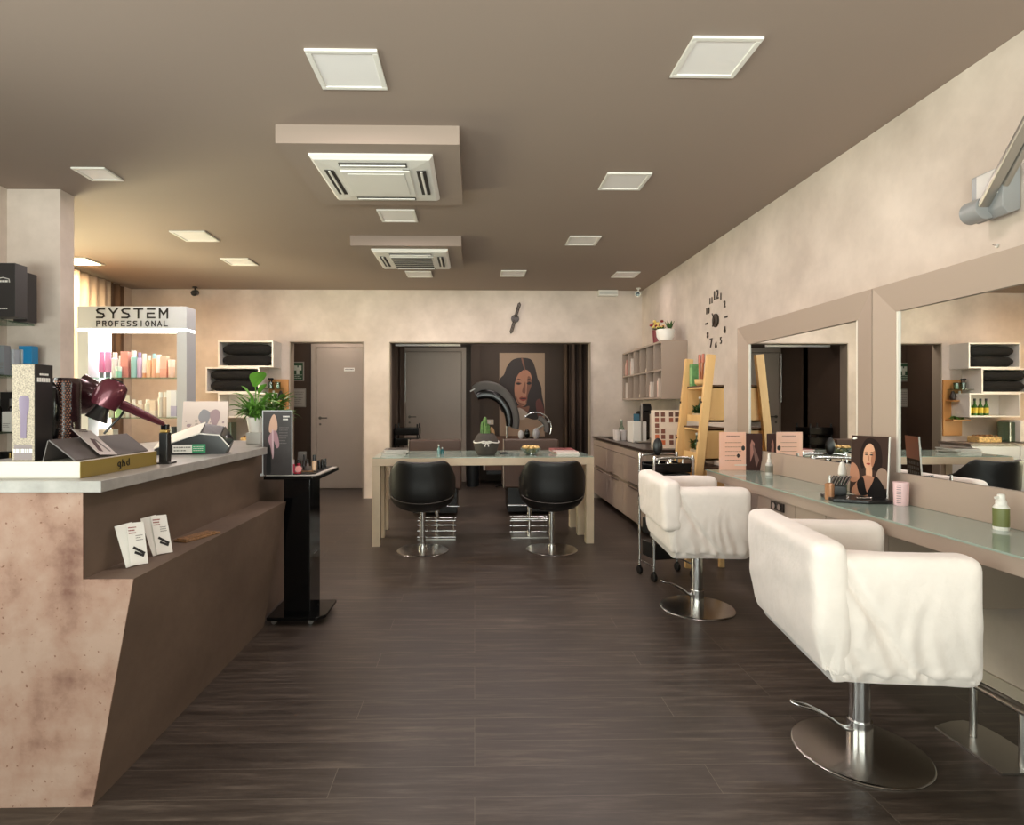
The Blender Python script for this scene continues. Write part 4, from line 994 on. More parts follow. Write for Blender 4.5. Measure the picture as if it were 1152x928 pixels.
def slip_chair(label, loc, rz, seed, m):
    t = thing('salon_chair', label, 'chair', loc, rz, 'slip-covered salon chairs')
    def pleat(p, n):
        d = 0.
        if abs(n.y) > .5 and p.z < .66:       # gathered hem on the outer sides
            k = max(0., min(1., (.68-p.z)/.3))
            w = p.x+.35*(p.z-.4)*(p.x+.1)
            d += .021*k*max(-.45, noise.noise(Vector((w*26+1.5*noise.noise(p*5), p.z*4, seed*3.1))))*(.35+1.3*max(0, .3+noise.noise(Vector((p.x*5, p.z*3, seed+4)))))
        if abs(n.y) > .5:                      # diagonal pull from the arm's foot to the back
            s = (p.x+.14)+.55*(p.z-.62)
            d -= .016*math.exp(-(s/.016)**2)*max(0, min(1, (p.z-.42)/.1))
            s2 = (p.x+.09)+.75*(p.z-.55)
            d -= .012*math.exp(-(s2/.013)**2)
        if n.x < -.5:
            d += .0022*sin(p.z*46+2.2*noise.noise(p*4+Vector((seed, 0, 0))))
        u = max(0., min(1., (.56-p.z)/.2))
        if n.x < -.25: d -= .035*u*u
        elif abs(n.y) > .5: d -= .016*u*u*(1.+.8*max(0, -p.x/.2))
        if p.z < .42 and abs(n.y) > .5: d += .0025*sin(p.x*90+p.y*77)
        return d
    bk = Matrix.Translation((0, 0, .4)) @ Matrix.Rotation(-.05, 4, 'Y') @ Matrix.Translation((0, 0, -.4))
    cover_mesh('body_cover', [(-.235, .20, -.315, -.205, .365, .752), (-.235, .20, .205, .315, .365, .752), (-.2, .19, -.28, .28, .375, .52), (-.245, -.15, -.308, .308, .365, .70)], m, t, seed=seed, pleat=pleat)
    def bpl(p, n):
        d = .0016*sin(p.z*44+p.y*9+2.5*noise.noise(p*5+Vector((seed, 1, 0))))
        u = max(0., min(1., (.56-p.z)/.2)) if seed == 1 else 0.
        return d*(1 if n.x < -.3 else .3)-(.034*u*u if n.x < 0 else .0)-(.02*u*u if abs(n.y) > .5 else 0)
    cover_mesh('backrest_cover', [(-.266, -.157, -.321, .321, .52 if seed == 2 else .375, .80, bk)], m, t, seed=seed+9, pleat=bpl, amp=.005)
    MB().cyl((0, 0, .013), .033, .36, seg=28).cyl((0, 0, .0125), .040, .10, seg=28, bev=.002).build('column', CHROME, t)
    q = MB(); q.lathe([(0, 0), (.212, 0), (.213, .004), (.208, .0095), (.06, .013), (0, .013)], seg=64); q.build('base_disc', mat('polished_steel', (186, 183, 178), .24, 1.), t, angle=50)
    MB().box(-.15, .12, -.15, .15, .345, .375, .01).build('seat_plate', BLACK, t)
    q = MB(); a = -3.0-rz if seed != 2 else -2.75-rz
    dr = Vector((cos(a), sin(a), 0)); sd = Vector((-sin(a), cos(a), 0))
    pts = [dr*.035+sd*.012+Vector((0, 0, .085)), dr*.07+sd*.014+Vector((0, 0, .092)), dr*.13+sd*.016+Vector((0, 0, .135)), dr*.20+sd*.017+Vector((0, 0, .172)), dr*.245+sd*.014+Vector((0, 0, .187)), dr*.262+Vector((0, 0, .193)),
           dr*.245-sd*.014+Vector((0, 0, .187)), dr*.20-sd*.017+Vector((0, 0, .172)), dr*.13-sd*.016+Vector((0, 0, .135)), dr*.07-sd*.014+Vector((0, 0, .092)), dr*.035-sd*.012+Vector((0, 0, .085))]
    q.tube(smooth_poly(pts, 5, False), .0058, 10); q.build('pump_lever', CHROME, t)
    return t
slip_chair('ivory slip-covered salon chair nearest the viewer, on a round chrome base', (1.336, 2.012, 0), radians(-8), 1, FABRIC)
slip_chair('ivory slip-covered salon chair behind the nearest one, in front of the black trolley', (1.316, 3.45, 0), radians(-4), 2, FABRIC)

# ------------------------------------------------------------------ footrest
t = thing('footrest', 'steel footrest bar on two posts and a floor plate by the right edge', 'footrest', (1.80, 2.0, 0))
q = MB(); pl = [(-.09, -.13), (.1, -.13), (.1, .1), (.085, .17), (.05, .19), (-.0, .185), (-.06, .165), (-.09, .15)]
q.prism([(x, y, .0) for x, y in pl], (0, 0, .008), bev=.001); q.build('floor_plate', STEEL, t)
MB().rod((.005, -.10, .008), (.005, -.10, .19), .011, seg=16).build('post', STEEL, t)
MB().rod((-.005, .08, .008), (-.005, .08, .19), .011, seg=16).build('post', STEEL, t)
MB().rod((.005, -.36, .195), (-.007, .135, .195), .011, seg=16).rod((.045, -.36, .19), (.033, .12, .19), .008, seg=14).build('foot_bar', STEEL, t)

# ------------------------------------------------------------------ wall-mounted processor arm
t = thing('processor_mount', 'grey wall bracket with a folded metal arm at the top right edge', 'bracket', (2.179, 2.42, 1.965))
GR = mat('cool_grey', (140, 142, 142), .35); GR2 = mat('cool_grey_light', (196, 194, 188), .35)
MB().prism([(0, .03, 0.02), (-.05, .03, 0.0), (-.075, .03, .03), (-.075, .03, .195), (0, .03, .205)], (0, -.15, 0), bev=.006).build('housing', GR, t)
MB().box(-.0785, -.074, -.10, .0, .09, .19, .002).build('cover_plate', GR2, t)
q = MB(); q.M = Matrix.Translation((-.082, .03, .045)) @ Matrix.Rotation(pi/2, 4, 'X'); q.cyl((0, 0, 0), .047, .085, seg=28, bev=.004); q.build('joint', GR, t)
d0 = Vector((-.095, -.05, .05)); d1 = Vector((-.105, -.40, .48))
MB().bar(d0, d1, .022, .045, up=(1, 0, 0), bev=.006).build('arm', mat('arm_alu', (150, 146, 138), .3, .7), t)
MB().bar(d0+Vector((.036, 0, -.012)), d1+Vector((.036, 0, -.012)), .02, .026, up=(1, 0, 0), bev=.006).build('second_arm', mat('arm_alu', (150, 146, 138), .3, .7), t)
t = thing('wall_hook', 'tiny white screw hook in the right wall just above the nearer mirror', 'hook', (2.179, 2.405, 1.865)); q = MB(); q.M = Matrix.Rotation(-pi/2, 4, 'Y'); q.cyl((0, 0, 0), .009, .006, seg=14, bev=.001); q.build('plate', WHITEP, t); MB().rod((-.006, 0, 0), (-.02, 0, .005), .003).build('pin', CHROME, t)

# ------------------------------------------------------------------ things on the styling counter
ZT = .7648; K = .9; KM = Matrix.Scale(K, 4)
t = thing('folding_menu', 'folded pink menu card with printed lines and dark photo half on the glass counter', 'menu card', (1.747, 3.914, ZT))
q = MB(); q.M = KM.copy(); q.box(-.115, .085, -.0015, .0015, 0, .285)
q2 = []
scribble(q, (-.06, -.0018, .245), (1, 0, 0), (0, 0, 1), .1, .02, (0, -1, 0), 1, 1, 3, .006)
for k in range(5): scribble(q, (-.07, -.0018, .20-.033*k), (1, 0, 0), (0, 0, 1), .12, .012, (0, -1, 0), 1, 1, k+10, .0035)
q.lathe([(0, -.02), (.013, -.01), (.013, .01), (0, .02)], (.065, -.0015, .165), 12, 2, sy=.1); q.lathe([(0, -.017), (.01, -.008), (.01, .008), (0, .017)], (.028, -.0015, .108), 12, 2, sy=.1)
q.box(.0, .11, -.003, -.0018, .035, .042, mi=3)
PINK = mat('menu_pink', (248, 200, 184), .45, rgb2=(244, 184, 146), vscale=3.)
q.build('printed_page', [PINK, mat('print_brown', (110, 70, 62), .5), INK, PAPER], t, smooth=False)
q = MB(); q.M = KM @ Matrix.Translation((.086, 0, 0)) @ Matrix.Rotation(-.5, 4, 'Z'); q.box(0, .11, -.0015, .0015, 0, .275); q.poly([(.03, -.002, .06), (.05, -.002, .12), (.06, -.002, .2), (.04, -.002, .23), (.03, -.002, .19)], 1); q.poly([(.07, -.0022, .02), (.09, -.0022, .08), (.05, -.0022, .2), (.045, -.0022, .19)], 2)
q.build('photo_page', [mat('menu_dark', (60, 38, 34), .7, spec=.15), mat('skin_dim', (150, 96, 80), .5), mat('menu_brown', (104, 66, 54), .5)], t, smooth=False)
def bottle(name, label, cat, loc, prof, m, capprof, cm, band=None, bm_=None):
    t = thing(name, label, cat, loc)
    sc = lambda p: [(r*K, z*K) for r, z in p]
    MB().lathe(sc(prof), seg=24).build('bottle', m, t); MB().lathe(sc(capprof), seg=20).build('cap', cm, t)
    if band: MB().lathe(sc(band), seg=24).build('label_band', bm_, t)
    return t
bottle('spray_bottle', 'small clear bottle with white pump standing under the further mirror', 'bottle', (1.838, 3.63, ZT), [(0, 0), (.024, 0), (.025, .01), (.025, .075), (.013, .09), (0, .09)], mat('silver_grey', (186, 184, 178), .2), [(.014, .088), (.014, .105), (.009, .115), (.009, .15), (0, .152)], WHITEP, [(.0256, .02), (.0256, .065)], mat('label_dim', (120, 116, 104), .4))
bottle('serum_bottle', 'copper coloured serum bottle with silver pump at the edge of the glass counter', 'bottle', (1.639, 2.681, ZT), [(0, 0), (.021, 0), (.022, .006), (.022, .08), (.008, .088), (0, .088)], mat('copper_amber', (176, 128, 92), .2, .2), [(.0085, .086), (.0085, .11), (.006, .112), (.006, .124), (0, .125)], STEEL)
bottle('foam_bottle', 'white foam bottle with olive green label standing at the right end of the glass counter', 'bottle', (1.842, 2.02, ZT), [(0, 0), (.025, 0), (.026, .008), (.026, .088), (.018, .1), (0, .1)], WHITEP, [(.0182, .098), (.0182, .112), (.013, .118), (.012, .138), (0, .142)], WHITEP, [(.0265, .014), (.0265, .085)], mat('label_olive', (106, 112, 62), .4))
o = bpy.data.objects['foam_bottle']; q2 = MB(); q2.bar((-.007, 0, .115), (-.022, 0, .111), .010, .009, bev=.002); q2.build('nozzle', WHITEP, o)
bottle('spray_bottle', 'white topped clear spray bottle behind the black tray, against the mirror frame', 'bottle', (1.852, 2.922, ZT), [(0, 0), (.022, 0), (.024, .008), (.024, .07), (.012, .09), (0, .09)], GLASSE, [(.012, .088), (.022, .1), (.019, .14), (.010, .165), (0, .17)], WHITE)
t = thing('pink_tube', 'pale pink tube with grey ruled markings standing by the mirror gap', 'tube', (1.862, 2.529, ZT))
q = MB(); q.M = KM.copy(); q.lathe([(0, 0), (.03, 0), (.031, .004), (.034, .112), (0, .112)], seg=26); q.build('tube_body', mat('pastel_pink', (236, 200, 202), .35), t)
q = MB(); q.M = KM.copy()
for k in range(9): q.bar((-.0325, -.014, .015+.0105*k), (-.02, -.0275, .015+.0105*k), .002, .003, up=(-1, -1, 0))
q.build('markings', mat('mark_grey', (96, 84, 84), .5), t, smooth=False)
t = thing('styling_tray', 'black plastic tray holding combs in front of the portrait card', 'tray', (1.749, 2.66, ZT), -.3)
q = MB(); q.M = KM.copy(); q.prism([(-.13, -.10, 0), (.02, -.12, 0), (.13, -.09, 0), (.13, .08, 0), (-.14, .09, 0)], (0, 0, .018), bev=.004).build('tray', BLACK, t)
q = MB(); q.M = KM.copy(); q.prism([(-.12, .02, .018), (-.035, .02, .018), (-.035, .08, .018), (-.12, .08, .018)], (0, 0, .05), bev=.006).build('comb_block', BLACK, t)
for k in range(6):
    c = thing('hair_clip', ORD[k]+' slanted black clip from the left in the tray by the portrait card', 'hair clip', (1.666+.0125*k, 2.728-.004*k, ZT+.0172), 0, 'black clips in the styling tray')
    MB().bar((0, 0, .044), (.026, 0, .088), .010, .008, bev=.002).build('blade', BLACK, c); MB().bar((.0, -.006, .048), (.022, -.006, .086), .002, .002).build('edge_wire', CHROME, c)
t = thing('steel_pin', 'short polished steel pin lying on the front of the black tray', 'pin', (1.742, 2.597, ZT+.0205)); MB().rod((-.035, 0, 0), (.035, .004, 0), .004).build('shaft', CHROME, t); MB().ball((.037, .004, 0), .005, seg=10).build('tip', CHROME, t)
# portrait card
def portrait(name, w, h, Mx, parent, mats, hair, face, extra=()):
    q = MB(); q.M = Mx
    n = 0
    for pts, mi in [(hair, 1)]+[(face, 2)]+list(extra):
        n += 1
        q.poly([(v.x*w, -.0016-.00022*n, v.y*h) for v in smooth_poly([(a, b_, 0) for a, b_ in pts], 5)], mi)
    q.box(-w/2, w/2, -.0014, .0014, 0, h)
    return q.build(name, mats, parent, smooth=False)
SK1 = mat('skin_warm', (206, 158, 128), .7, spec=.15); SK2 = mat('skin_shade', (166, 114, 88), .7, spec=.15); LIP = mat('lip_red', (150, 72, 64), .7, spec=.15); HAIR = mat('hair_brown', (36, 24, 20), .7, spec=.15)
t = thing('portrait_card', 'upright photo card of a dark haired woman standing on the glass counter', 'photo card', (1.812, 2.672, ZT+.0192), -1.2)
portrait('photo', .175, .275, Matrix.Rotation(-.06, 4, 'X'), t,
  [mat('photo_dark', (58, 42, 36), .7, spec=.15), HAIR, SK1, SK2, LIP, INK, mat('top_black', (20, 16, 16), .7, spec=.15), mat('photo_beige', (168, 120, 96), .7, spec=.15), mat('photo_grey', (138, 112, 96), .5), PAPER],
  [(-.2, .45), (-.25, .7), (-.12, .93), (.08, .96), (.28, .85), (.35, .6), (.3, .4), (.1, .45), (-.05, .5)],
  [(-.16, .62), (-.14, .76), (-.05, .86), (.07, .86), (.15, .75), (.16, .6), (.1, .48), (.02, .43), (-.08, .46), (-.14, .54)],
  [([(-.49, .22), (-.48, .52), (-.3, .46), (-.25, .25)], 7), ([(.2, .3), (.3, .48), (.49, .42), (.49, .15)], 8),
   ([(-.05, .3), (-.06, .47), (.08, .47), (.1, .3), (.04, .22)], 2), ([(-.4, .0), (-.3, .22), (-.1, .33), (.1, .33), (.3, .26), (.45, .0)], 7),
   ([(-.2, .0), (-.3, .2), (-.14, .30), (-.05, .1), (.0, .02)], 6), ([(.0, .0), (.12, .22), (.2, .34), (.4, .2), (.49, .0)], 6),
   ([(.1, .48), (.16, .6), (.15, .75), (.09, .72), (.06, .58)], 3), ([(-.12, .685), (-.06, .70), (-.02, .685), (-.06, .675)], 5), ([(.02, .685), (.07, .70), (.12, .685), (.07, .675)], 5),
   ([(-.13, .72), (-.06, .735), (-.02, .72), (-.06, .727)], 1), ([(.02, .72), (.08, .738), (.13, .72), (.08, .728)], 1), ([(-.02, .6), (.0, .68), (.02, .6), (.0, .59)], 3), ([(-.06, .535), (.0, .55), (.06, .535), (.0, .515)], 4),
   ([(-.46, .94), (-.4, .97), (-.33, .95), (-.4, .93)], 9)])
q = MB(); q.M = Matrix.Rotation(-.06, 4, 'X'); q.box(.0875, .0915, -.003, .003, -.0, .276); q.build('white_edge', PAPER, t, smooth=False)
q = MB(); q.M = Matrix.Rotation(-.06, 4, 'X'); q.box(-.0875, .0875, .0016, .003, 0.001, .275); q.box(-.0875, .0875, .003, .0032, .17, .275, mi=1)
for i in range(6):
    for j in range(7): q.box(-.076+.026*i, -.058+.026*i, .003, .0034, .012+.022*j, .026+.022*j, mi=2)
q.build('back_print', [mat('photo_dark', (70, 52, 46), .4), mat('copper_print', (168, 96, 60), .4), mat('plum_spot', (46, 32, 32), .4)], t, smooth=False)

# ------------------------------------------------------------------ pine ladder shelf
t = thing('ladder_shelf', 'pine ladder shelf with crates leaning by the further mirror', 'shelf', (1.75, 4.525, 0))
def LX(z): return 1.58+.105*z-1.75
for y in (-.22, .22):
    q = MB(); q.bar((LX(0), y, 0), (LX(1.575), y, 1.575), .038, .06, up=(1, 0, 0), bev=.003); q.build('front_rail', PINE, t)
    q = MB(); q.box(.065, .1, y*.9-.02, y*.9+.02, 0, .49, .003); q.build('rear_rail', PINE, t)
for z0, h in ((1.075, .265), (.79, .235), (.49, .24)):
    x0 = LX(z0)+.03; x1 = .105
    c = MB(); c.box(x0, x1, -.19, .19, z0, z0+.016, .001).box(x0, x1, -.19, -.178, z0, z0+h, .001).box(x0, x1, .178, .19, z0, z0+h, .001)
    c.box(x0, x1, -.19, .19, z0+h-.014, z0+h, .001)
    c.box(x0-.01, x0+.005, -.178, .178, z0+.0, z0+.05, .001)
    cr = c.build('crate', PINE, t)
    MB().box(x1-.012, x1, -.178, .178, z0+.016, z0+h-.014).build('crate_back', PINE, cr)
    q = MB()
    for y in (-.22, .22):
        q.M = Matrix.Translation((LX(z0+.15)-.034, y, z0+.15)) @ Matrix.Rotation(-pi/2, 4, 'Y'); q.cyl((0, 0, -.002), .009, .006, seg=12)
    q.build('screw', mat('screw_dark', (52, 44, 38), .4, .5), cr)
    MB().box(x0, x1, -.198, .198, z0+h, z0+h+.012, .001).build('dark_board', mat('bark_dark', (92, 66, 44), .7), cr)
ztop = 1.075+.265+.0125
t = thing('green_carton', 'green box standing on top of the pine ladder shelf', 'box', (1.757, 4.67, ztop)); MB().box(-.026, .026, -.03, .03, 0, .175, .002).build('carton', mat('carton_green', (96, 148, 92), .4, var=.15, vscale=20.), t); MB().box(-.0268, -.026, -.025, .025, .02, .15).build('print', mat('carton_green2', (132, 176, 118), .4), t)
t = thing('wooden_bowl', 'round pale wooden bowl with brushes on top of the pine shelf', 'bowl', (1.785, 4.58, ztop)); MB().lathe([(0, 0), (.034, 0), (.052, .018), (.056, .052), (.049, .052), (.042, .018), (0, .012)], seg=26).build('bowl', PINE, t)
for k in range(4):
    c = thing('wooden_brush', ORD[k]+' upright wooden handled brush from the left in the pale bowl', 'brush', (1.785-.012*(k % 2), 4.605-.018*k, ztop+.022), 0, 'brushes in the wooden bowl')
    MB().rod((0, 0, 0), (.0, .02-.016*k, .16), .007, .010).build('handle', mat('brush_wood', (170, 100, 62), .45), c)
    MB().rod((0, .02-.016*k, .16), (0, .024-.019*k, .225), .013, .009).build('bristle_head', mat('brush_head%d' % (k % 2), ((60, 40, 32), (196, 120, 100))[k % 2], .6), c)
def herb(loc, h, r, label, seed, m=None, pot=(206, 182, 148)):
    t = thing('potted_herb', label, 'plant', loc, 0, 'small green plants in the pine crates')
    MB().lathe([(0, 0), (r*.7, 0), (r*.85, .045), (r*.78, .045), (r*.7, .035), (0, .034)], seg=20).build('pot', mat('pot_%d' % pot[0], pot, .6), t)
    q = MB(); rnd = random.Random(seed)
    for k in range(45):
        a = rnd.uniform(0, 2*pi); q.leaf((r*.3*cos(a), r*.3*sin(a), .04+rnd.uniform(0, h*.6)), (cos(a)*.7, sin(a)*.7, rnd.uniform(.3, 1.5)), rnd.uniform(.025, .045), .014, .3, n=3)
    q.build('leaves', m or GREEND, t)
ladx = 1.9
for zc, k0, nm in ((1.0915, 0, 'upper'), (.8065, 3, 'lower')):
    for k in range(3):
        y = (4.655, 4.65, 4.57)[k]
        herb(((1.765, 1.806, 1.765)[k]-(0 if zc > 1 else .02), y, zc), .085+.025*((k+k0) % 2), .029, ORD[k]+' small green plant from the left in the '+nm+' pine crate', 20+k+k0, None if (k+k0) % 2 else mat('leaf_mid', (48, 84, 40), .5, var=.2, vscale=20.))
    for k in range(2):
        t = thing('glass_vial', ('left', 'right')[k]+' slim green glass bottle with white stopper at the back of the '+nm+' pine crate', 'bottle', (1.785+.03*k-(0 if zc > 1 else .025), 4.613-.018*k, zc), 0, 'slim glass bottles in the pine crates')
        MB().lathe([(0, 0), (.018, 0), (.019, .1), (.008, .13), (.008, .16), (0, .16)], seg=16).build('bottle', mat('vial_green', (60, 86, 62), .12), t); MB().ball((0, 0, .168), .012, seg=12).build('stopper', WHITE, t)

# ------------------------------------------------------------------ hairdressing trolley
t = thing('salon_trolley', 'black salon trolley with chrome hoops behind the slip-covered chair', 'trolley', (1.345, 4.10, 0), .22)
def hoop(y, top):
    w = .15; r = .05
    pts = [(-w, y, .06), (-w, y, top-r), (-w+.015, y, top-.015), (-w+r, y, top), (w-r, y, top), (w-.015, y, top-.015), (w, y, top-r), (w, y, .06)]
    return MB().tube(smooth_poly(pts, 4, False), .009, 10)
hoop(-.1, .84).build('hoop', CHROME, t); hoop(.1, .85).build('hoop', CHROME, t)
for x in (-.15, .15): MB().rod((x, -.1, .1), (x, .1, .1), .007).build('side_bar', CHROME, t)
for x in (-.15, .15):
    for y in (-.1, .1):
        q = MB(); q.M = Matrix.Translation((x, y, .03)) @ Matrix.Rotation(pi/2, 4, 'Y'); q.cyl((0, 0, -.011), .03, .022, seg=20, bev=.004); q.M = Matrix(); q.cyl((x, y, .04), .01, .03, seg=12); q.build('castor', BLACK, t)
for z in (.14, .30, .46, .62): MB().box(-.138, .138, -.09, .09, z, z+.11, .01).build('drawer', BLACK, t)
q = MB().box(-.138, .138, -.09, .09, .735, .745, .003).box(-.14, .14, -.094, -.086, .735, .80, .003).box(-.14, .14, .086, .094, .735, .80, .003).box(-.14, -.132, -.09, .09, .735, .79, .003).box(.132, .14, -.09, .09, .735, .79, .003)
q.build('top_tray', BLACKG, t)
TR = Matrix.Translation((1.345, 4.10, 0)) @ Matrix.Rotation(.22, 4, 'Z')
for k, (x, y, s, lab) in enumerate(((-.08, -.03, .03, 'chrome clip cup at the left of the trolley tray'), (.01, -.02, .034, 'crumpled silver foil ball in the middle of the trolley tray'), (.09, -.05, .024, 'small chrome cup at the right of the trolley tray'))):
    p = TR @ Vector((x, y, .7455)); t = thing('metal_cup' if k != 1 else 'foil_ball', lab, 'salon tool', tuple(p))
    if k != 1:
        MB().lathe([(0, 0), (s*.7, 0), (s, s*1.6), (s*.9, s*1.6), (s*.6, .006), (0, .006)], seg=18).build('cup', CHROME, t); MB().rod((0, 0, .01), (.01, 0, .08), .004).build('clip', CHROME, t)
    else:
        q = MB(); q.ball((0, 0, s), s, seg=12)
        for v in q.bm.verts: v.co += Vector((noise.noise(v.co*60), noise.noise(v.co*70+Vector((3, 0, 0))), 0))*.012
        q.build('foil', CHROME, t, smooth=False); MB().ball((.01, 0, 2.1*s), s*.5, seg=10).build('twist', CHROME, t)
p = TR @ Vector((.05, .04, .752)); t = thing('mixing_brush', 'tan wooden brush lying in the trolley tray', 'brush', tuple(p), .3); MB().rod((-.05, 0, .008), (.04, 0, .024), .006).build('handle', mat('brush_wood', (170, 100, 62), .45), t); MB().box(.035, .065, -.012, .012, .016, .034, .003).build('bristles', BLACK, t)
p = TR @ Vector((-.03, .06, .7455)); t = thing('hair_brush', 'upright round black hair brush standing in the trolley', 'brush', tuple(p)); MB().rod((0, 0, 0), (0, 0, .09), .008).build('handle', BLACK, t); MB().ball((.0, 0, .16), .04, (.9, .5, 1.6), 16).build('brush_head', BLACK, t)

# ------------------------------------------------------------------ low cabinet at the back right with colour chart and machine
t = thing('low_cabinet', 'wall-hung taupe cabinet with dark top in the far right corner', 'cabinet', (1.54, 6.4, 0))
MB().box(.02, .635, -1.1, 1.195, .075, .765, .002).build('carcass', TAUPE2, t)
MB().box(-.012, .636, -1.115, 1.197, .785, .80, .001).box(.03, .636, -1.1, 1.19, .765, .785).build('worktop', mat('dark_top', (60, 48, 42), .3), t)
for k in range(3):
    y0 = -1.1+.765*k
    for z0, z1, n in ((.08, .40, 0), (.43, .69, 1)):
        d = MB().box(0, .02, y0+.003, y0+.762, z0, z1, .002).build('drawer_front', TAUPE, t)
        MB().box(-.004, .004, y0+.2, y0+.56, z1-.012 if n == 0 else z0+.002, z1+.0 if n == 0 else z0+.014, .001).build('grip_rail', mat('grip_dark', (96, 82, 72), .4), d)
    MB().box(0, .02, y0+.003, y0+.762, .695, .762, .002).build('top_drawer', TAUPE, t)
MB().box(.12, .63, -1.05, 1.15, 0, .075).build('plinth', mat('plinth_dark', (60, 52, 46), .6), t)
t = thing('colour_chart', 'upright cream hair colour chart with rows of brown swatches on the dark cabinet top', 'chart', (1.80, 5.42, .8005), -.06)
q = MB(); q.M = Matrix.Rotation(-.06, 4, 'X'); q.box(-.155, .175, -.003, .003, 0, .355, .001)
q.build('board', mat('chart_cream', (232, 214, 192), .5), t)
rnd = random.Random(4)
CC = [(128, 78, 60), (112, 70, 54), (150, 84, 62), (206, 106, 62), (96, 62, 50), (138, 98, 76)]
for cx in (-.10, -.045, .03, .085, .14):
    for r in range(6):
        if (cx in (.03, .085) and r in (2, 3)) or (cx == -.045 and r == 2): continue
        c = rnd.choice(range(6)); q = MB(); q.M = Matrix.Rotation(-.06, 4, 'X'); q.box(cx-.021, cx+.017, -.006, -.003, .295-.052*r, .295-.052*r+.041, .006); q.build('swatch', mat('swatch%d' % c, CC[c], .5), t)
t = thing('espresso_machine', 'white and black pod coffee machine with blue tank on the dark cabinet', 'coffee machine', (1.78, 6.35, .8005), 0)
MB().box(-.09, .06, -.11, .13, 0, .23, .012).build('housing', WHITEP, t)
MB().box(.0, .1, -.10, .1, .03, .34, .02).build('tower', BLACKG, t); MB().box(-.005, .012, -.12, -.10, .0, .42, .002).build('lever', STEEL, t)
q = MB(); q.M = Matrix.Translation((.07, -.03, .36)) @ Matrix.Rotation(pi/2, 4, 'Y'); q.cyl((0, 0, -.05), .06, .1, seg=24, bev=.01); q.build('brew_head', BLACK, t)
MB().box(-.085, -.02, -.118, -.11, .235, .31, .004).build('blue_tank', mat('tank_blue', (62, 104, 124), .15), t); MB().box(-.07, .09, -.2, -.11, .0, .02, .005).build('drip_tray', STEEL, t)
for k, (x, y) in enumerate(((1.62, 6.62), (1.70, 6.66), (1.64, 6.78))):
    t = thing('drinking_glass', ORD[k]+' clear glass from the front in the cluster beside the pod machine', 'glass', (x, y, .8005), 0, 'clear glasses by the coffee machine')
    MB().lathe([(0, .002), (.03, .002), (.036, .12), (.033, .12), (.028, .01), (0, .01)], seg=20).build('tumbler', mat('glass_milky', (214, 206, 202), .1, spec=.8), t); MB().cyl((0, 0, 0), .031, .002, seg=20).build('base', GLASSE, t)
t = thing('glass_carafe', 'slim clear bottle rising behind the glasses on the dark cabinet', 'bottle', (1.72, 6.84, .8005)); MB().lathe([(0, 0), (.035, 0), (.036, .12), (.014, .17), (.014, .22), (0, .22)], seg=20).build('bottle', GLASSE, t); MB().cyl((0, 0, .215), .016, .02, seg=14).build('stopper', STEEL, t)
for k, (x, y) in enumerate(((1.68, 7.3), (1.66, 6.9))):
    t = thing('tablet', ('flat black tablet on the dark cabinet at the back wall', 'black coaster on the dark cabinet near the glasses')[k], 'tablet', (x, y, .8005), .2)
    MB().box(-.06, .06, -.09 if k == 0 else -.06, .09 if k == 0 else .06, 0, .008, .003).build('slab', BLACKG, t); MB().box(-.05, .05, -.05, .05, .008, .009).build('screen', BLACK, t)

# ------------------------------------------------------------------ pigeonhole shelf
t = thing('pigeonhole_shelf', 'taupe wall shelf with two rows of six narrow compartments in the far corner', 'wall shelf', (1.912, 6.765, 1.266))
L_ = 1.6; H_ = .6; d_ = .266; th = .02
q = MB().box(0, d_, -L_/2, L_/2, 0, th).box(0, d_, -L_/2, L_/2, H_-th, H_).box(0, d_, -L_/2, -L_/2+th, th, H_-th).box(0, d_, L_/2-th, L_/2, th, H_-th)
q.build('carcass', TAUPE, t, smooth=False)
MB().box(d_-.01, d_-.001, -L_/2+th, L_/2-th, th, H_-th).build('back_panel', TAUPE2, t, smooth=False)
MB().box(.003, d_-.011, -L_/2+th, L_/2-th, H_/2-.009, H_/2+.009).build('middle_board', TAUPE, t, smooth=False)
for k in range(1, 6):
    y = -L_/2+k*L_/6
    for z0, z1 in ((th, H_/2-.0095), (H_/2+.0095, H_-th)): MB().box(.003, d_-.011, y-.009, y+.009, z0, z1).build('divider', TAUPE, t, smooth=False)
cell = lambda k: 6.765-L_/2+(k+.5)*L_/6
for k, (c, up, dy, n, cols, lab) in enumerate(((5, 1, .06, 3, ((206, 160, 146), (216, 186, 170), (190, 140, 128)), 'pinkish booklet'), (4, 1, .07, 2, ((222, 190, 178), (228, 216, 206)), 'pale booklet'), (5, 0, .03, 1, ((220, 208, 196),), 'cream booklet'), (1, 0, .08, 2, ((216, 190, 172), (226, 214, 202)), 'beige booklet'), (0, 0, .07, 2, ((222, 206, 190), (208, 190, 174)), 'ivory booklet'), (0, 1, -.085, 1, ((236, 232, 226),), 'tall white folder'))):
    for j in range(n):
        z = 1.266+(.3095 if up else .0205)
        hh = .25 if (c == 0 and up) else .14+.03*((k+j) % 3)
        o = MB().box(1.93, 2.12, cell(c)+dy-.03*j-.011, cell(c)+dy-.03*j+.011, z, z+hh, .001).build('booklet', mat('booklet_%d' % cols[j][0], cols[j], .6), None)
        tag(o, '%s%s in %s compartment from the corner, %s row of the pigeonhole shelf' % (('first ', 'second ', 'third ')[j] if n > 1 else '', lab, ORD[5-c], 'upper' if up else 'lower'), 'booklet', 'booklets in the pigeonhole shelf')
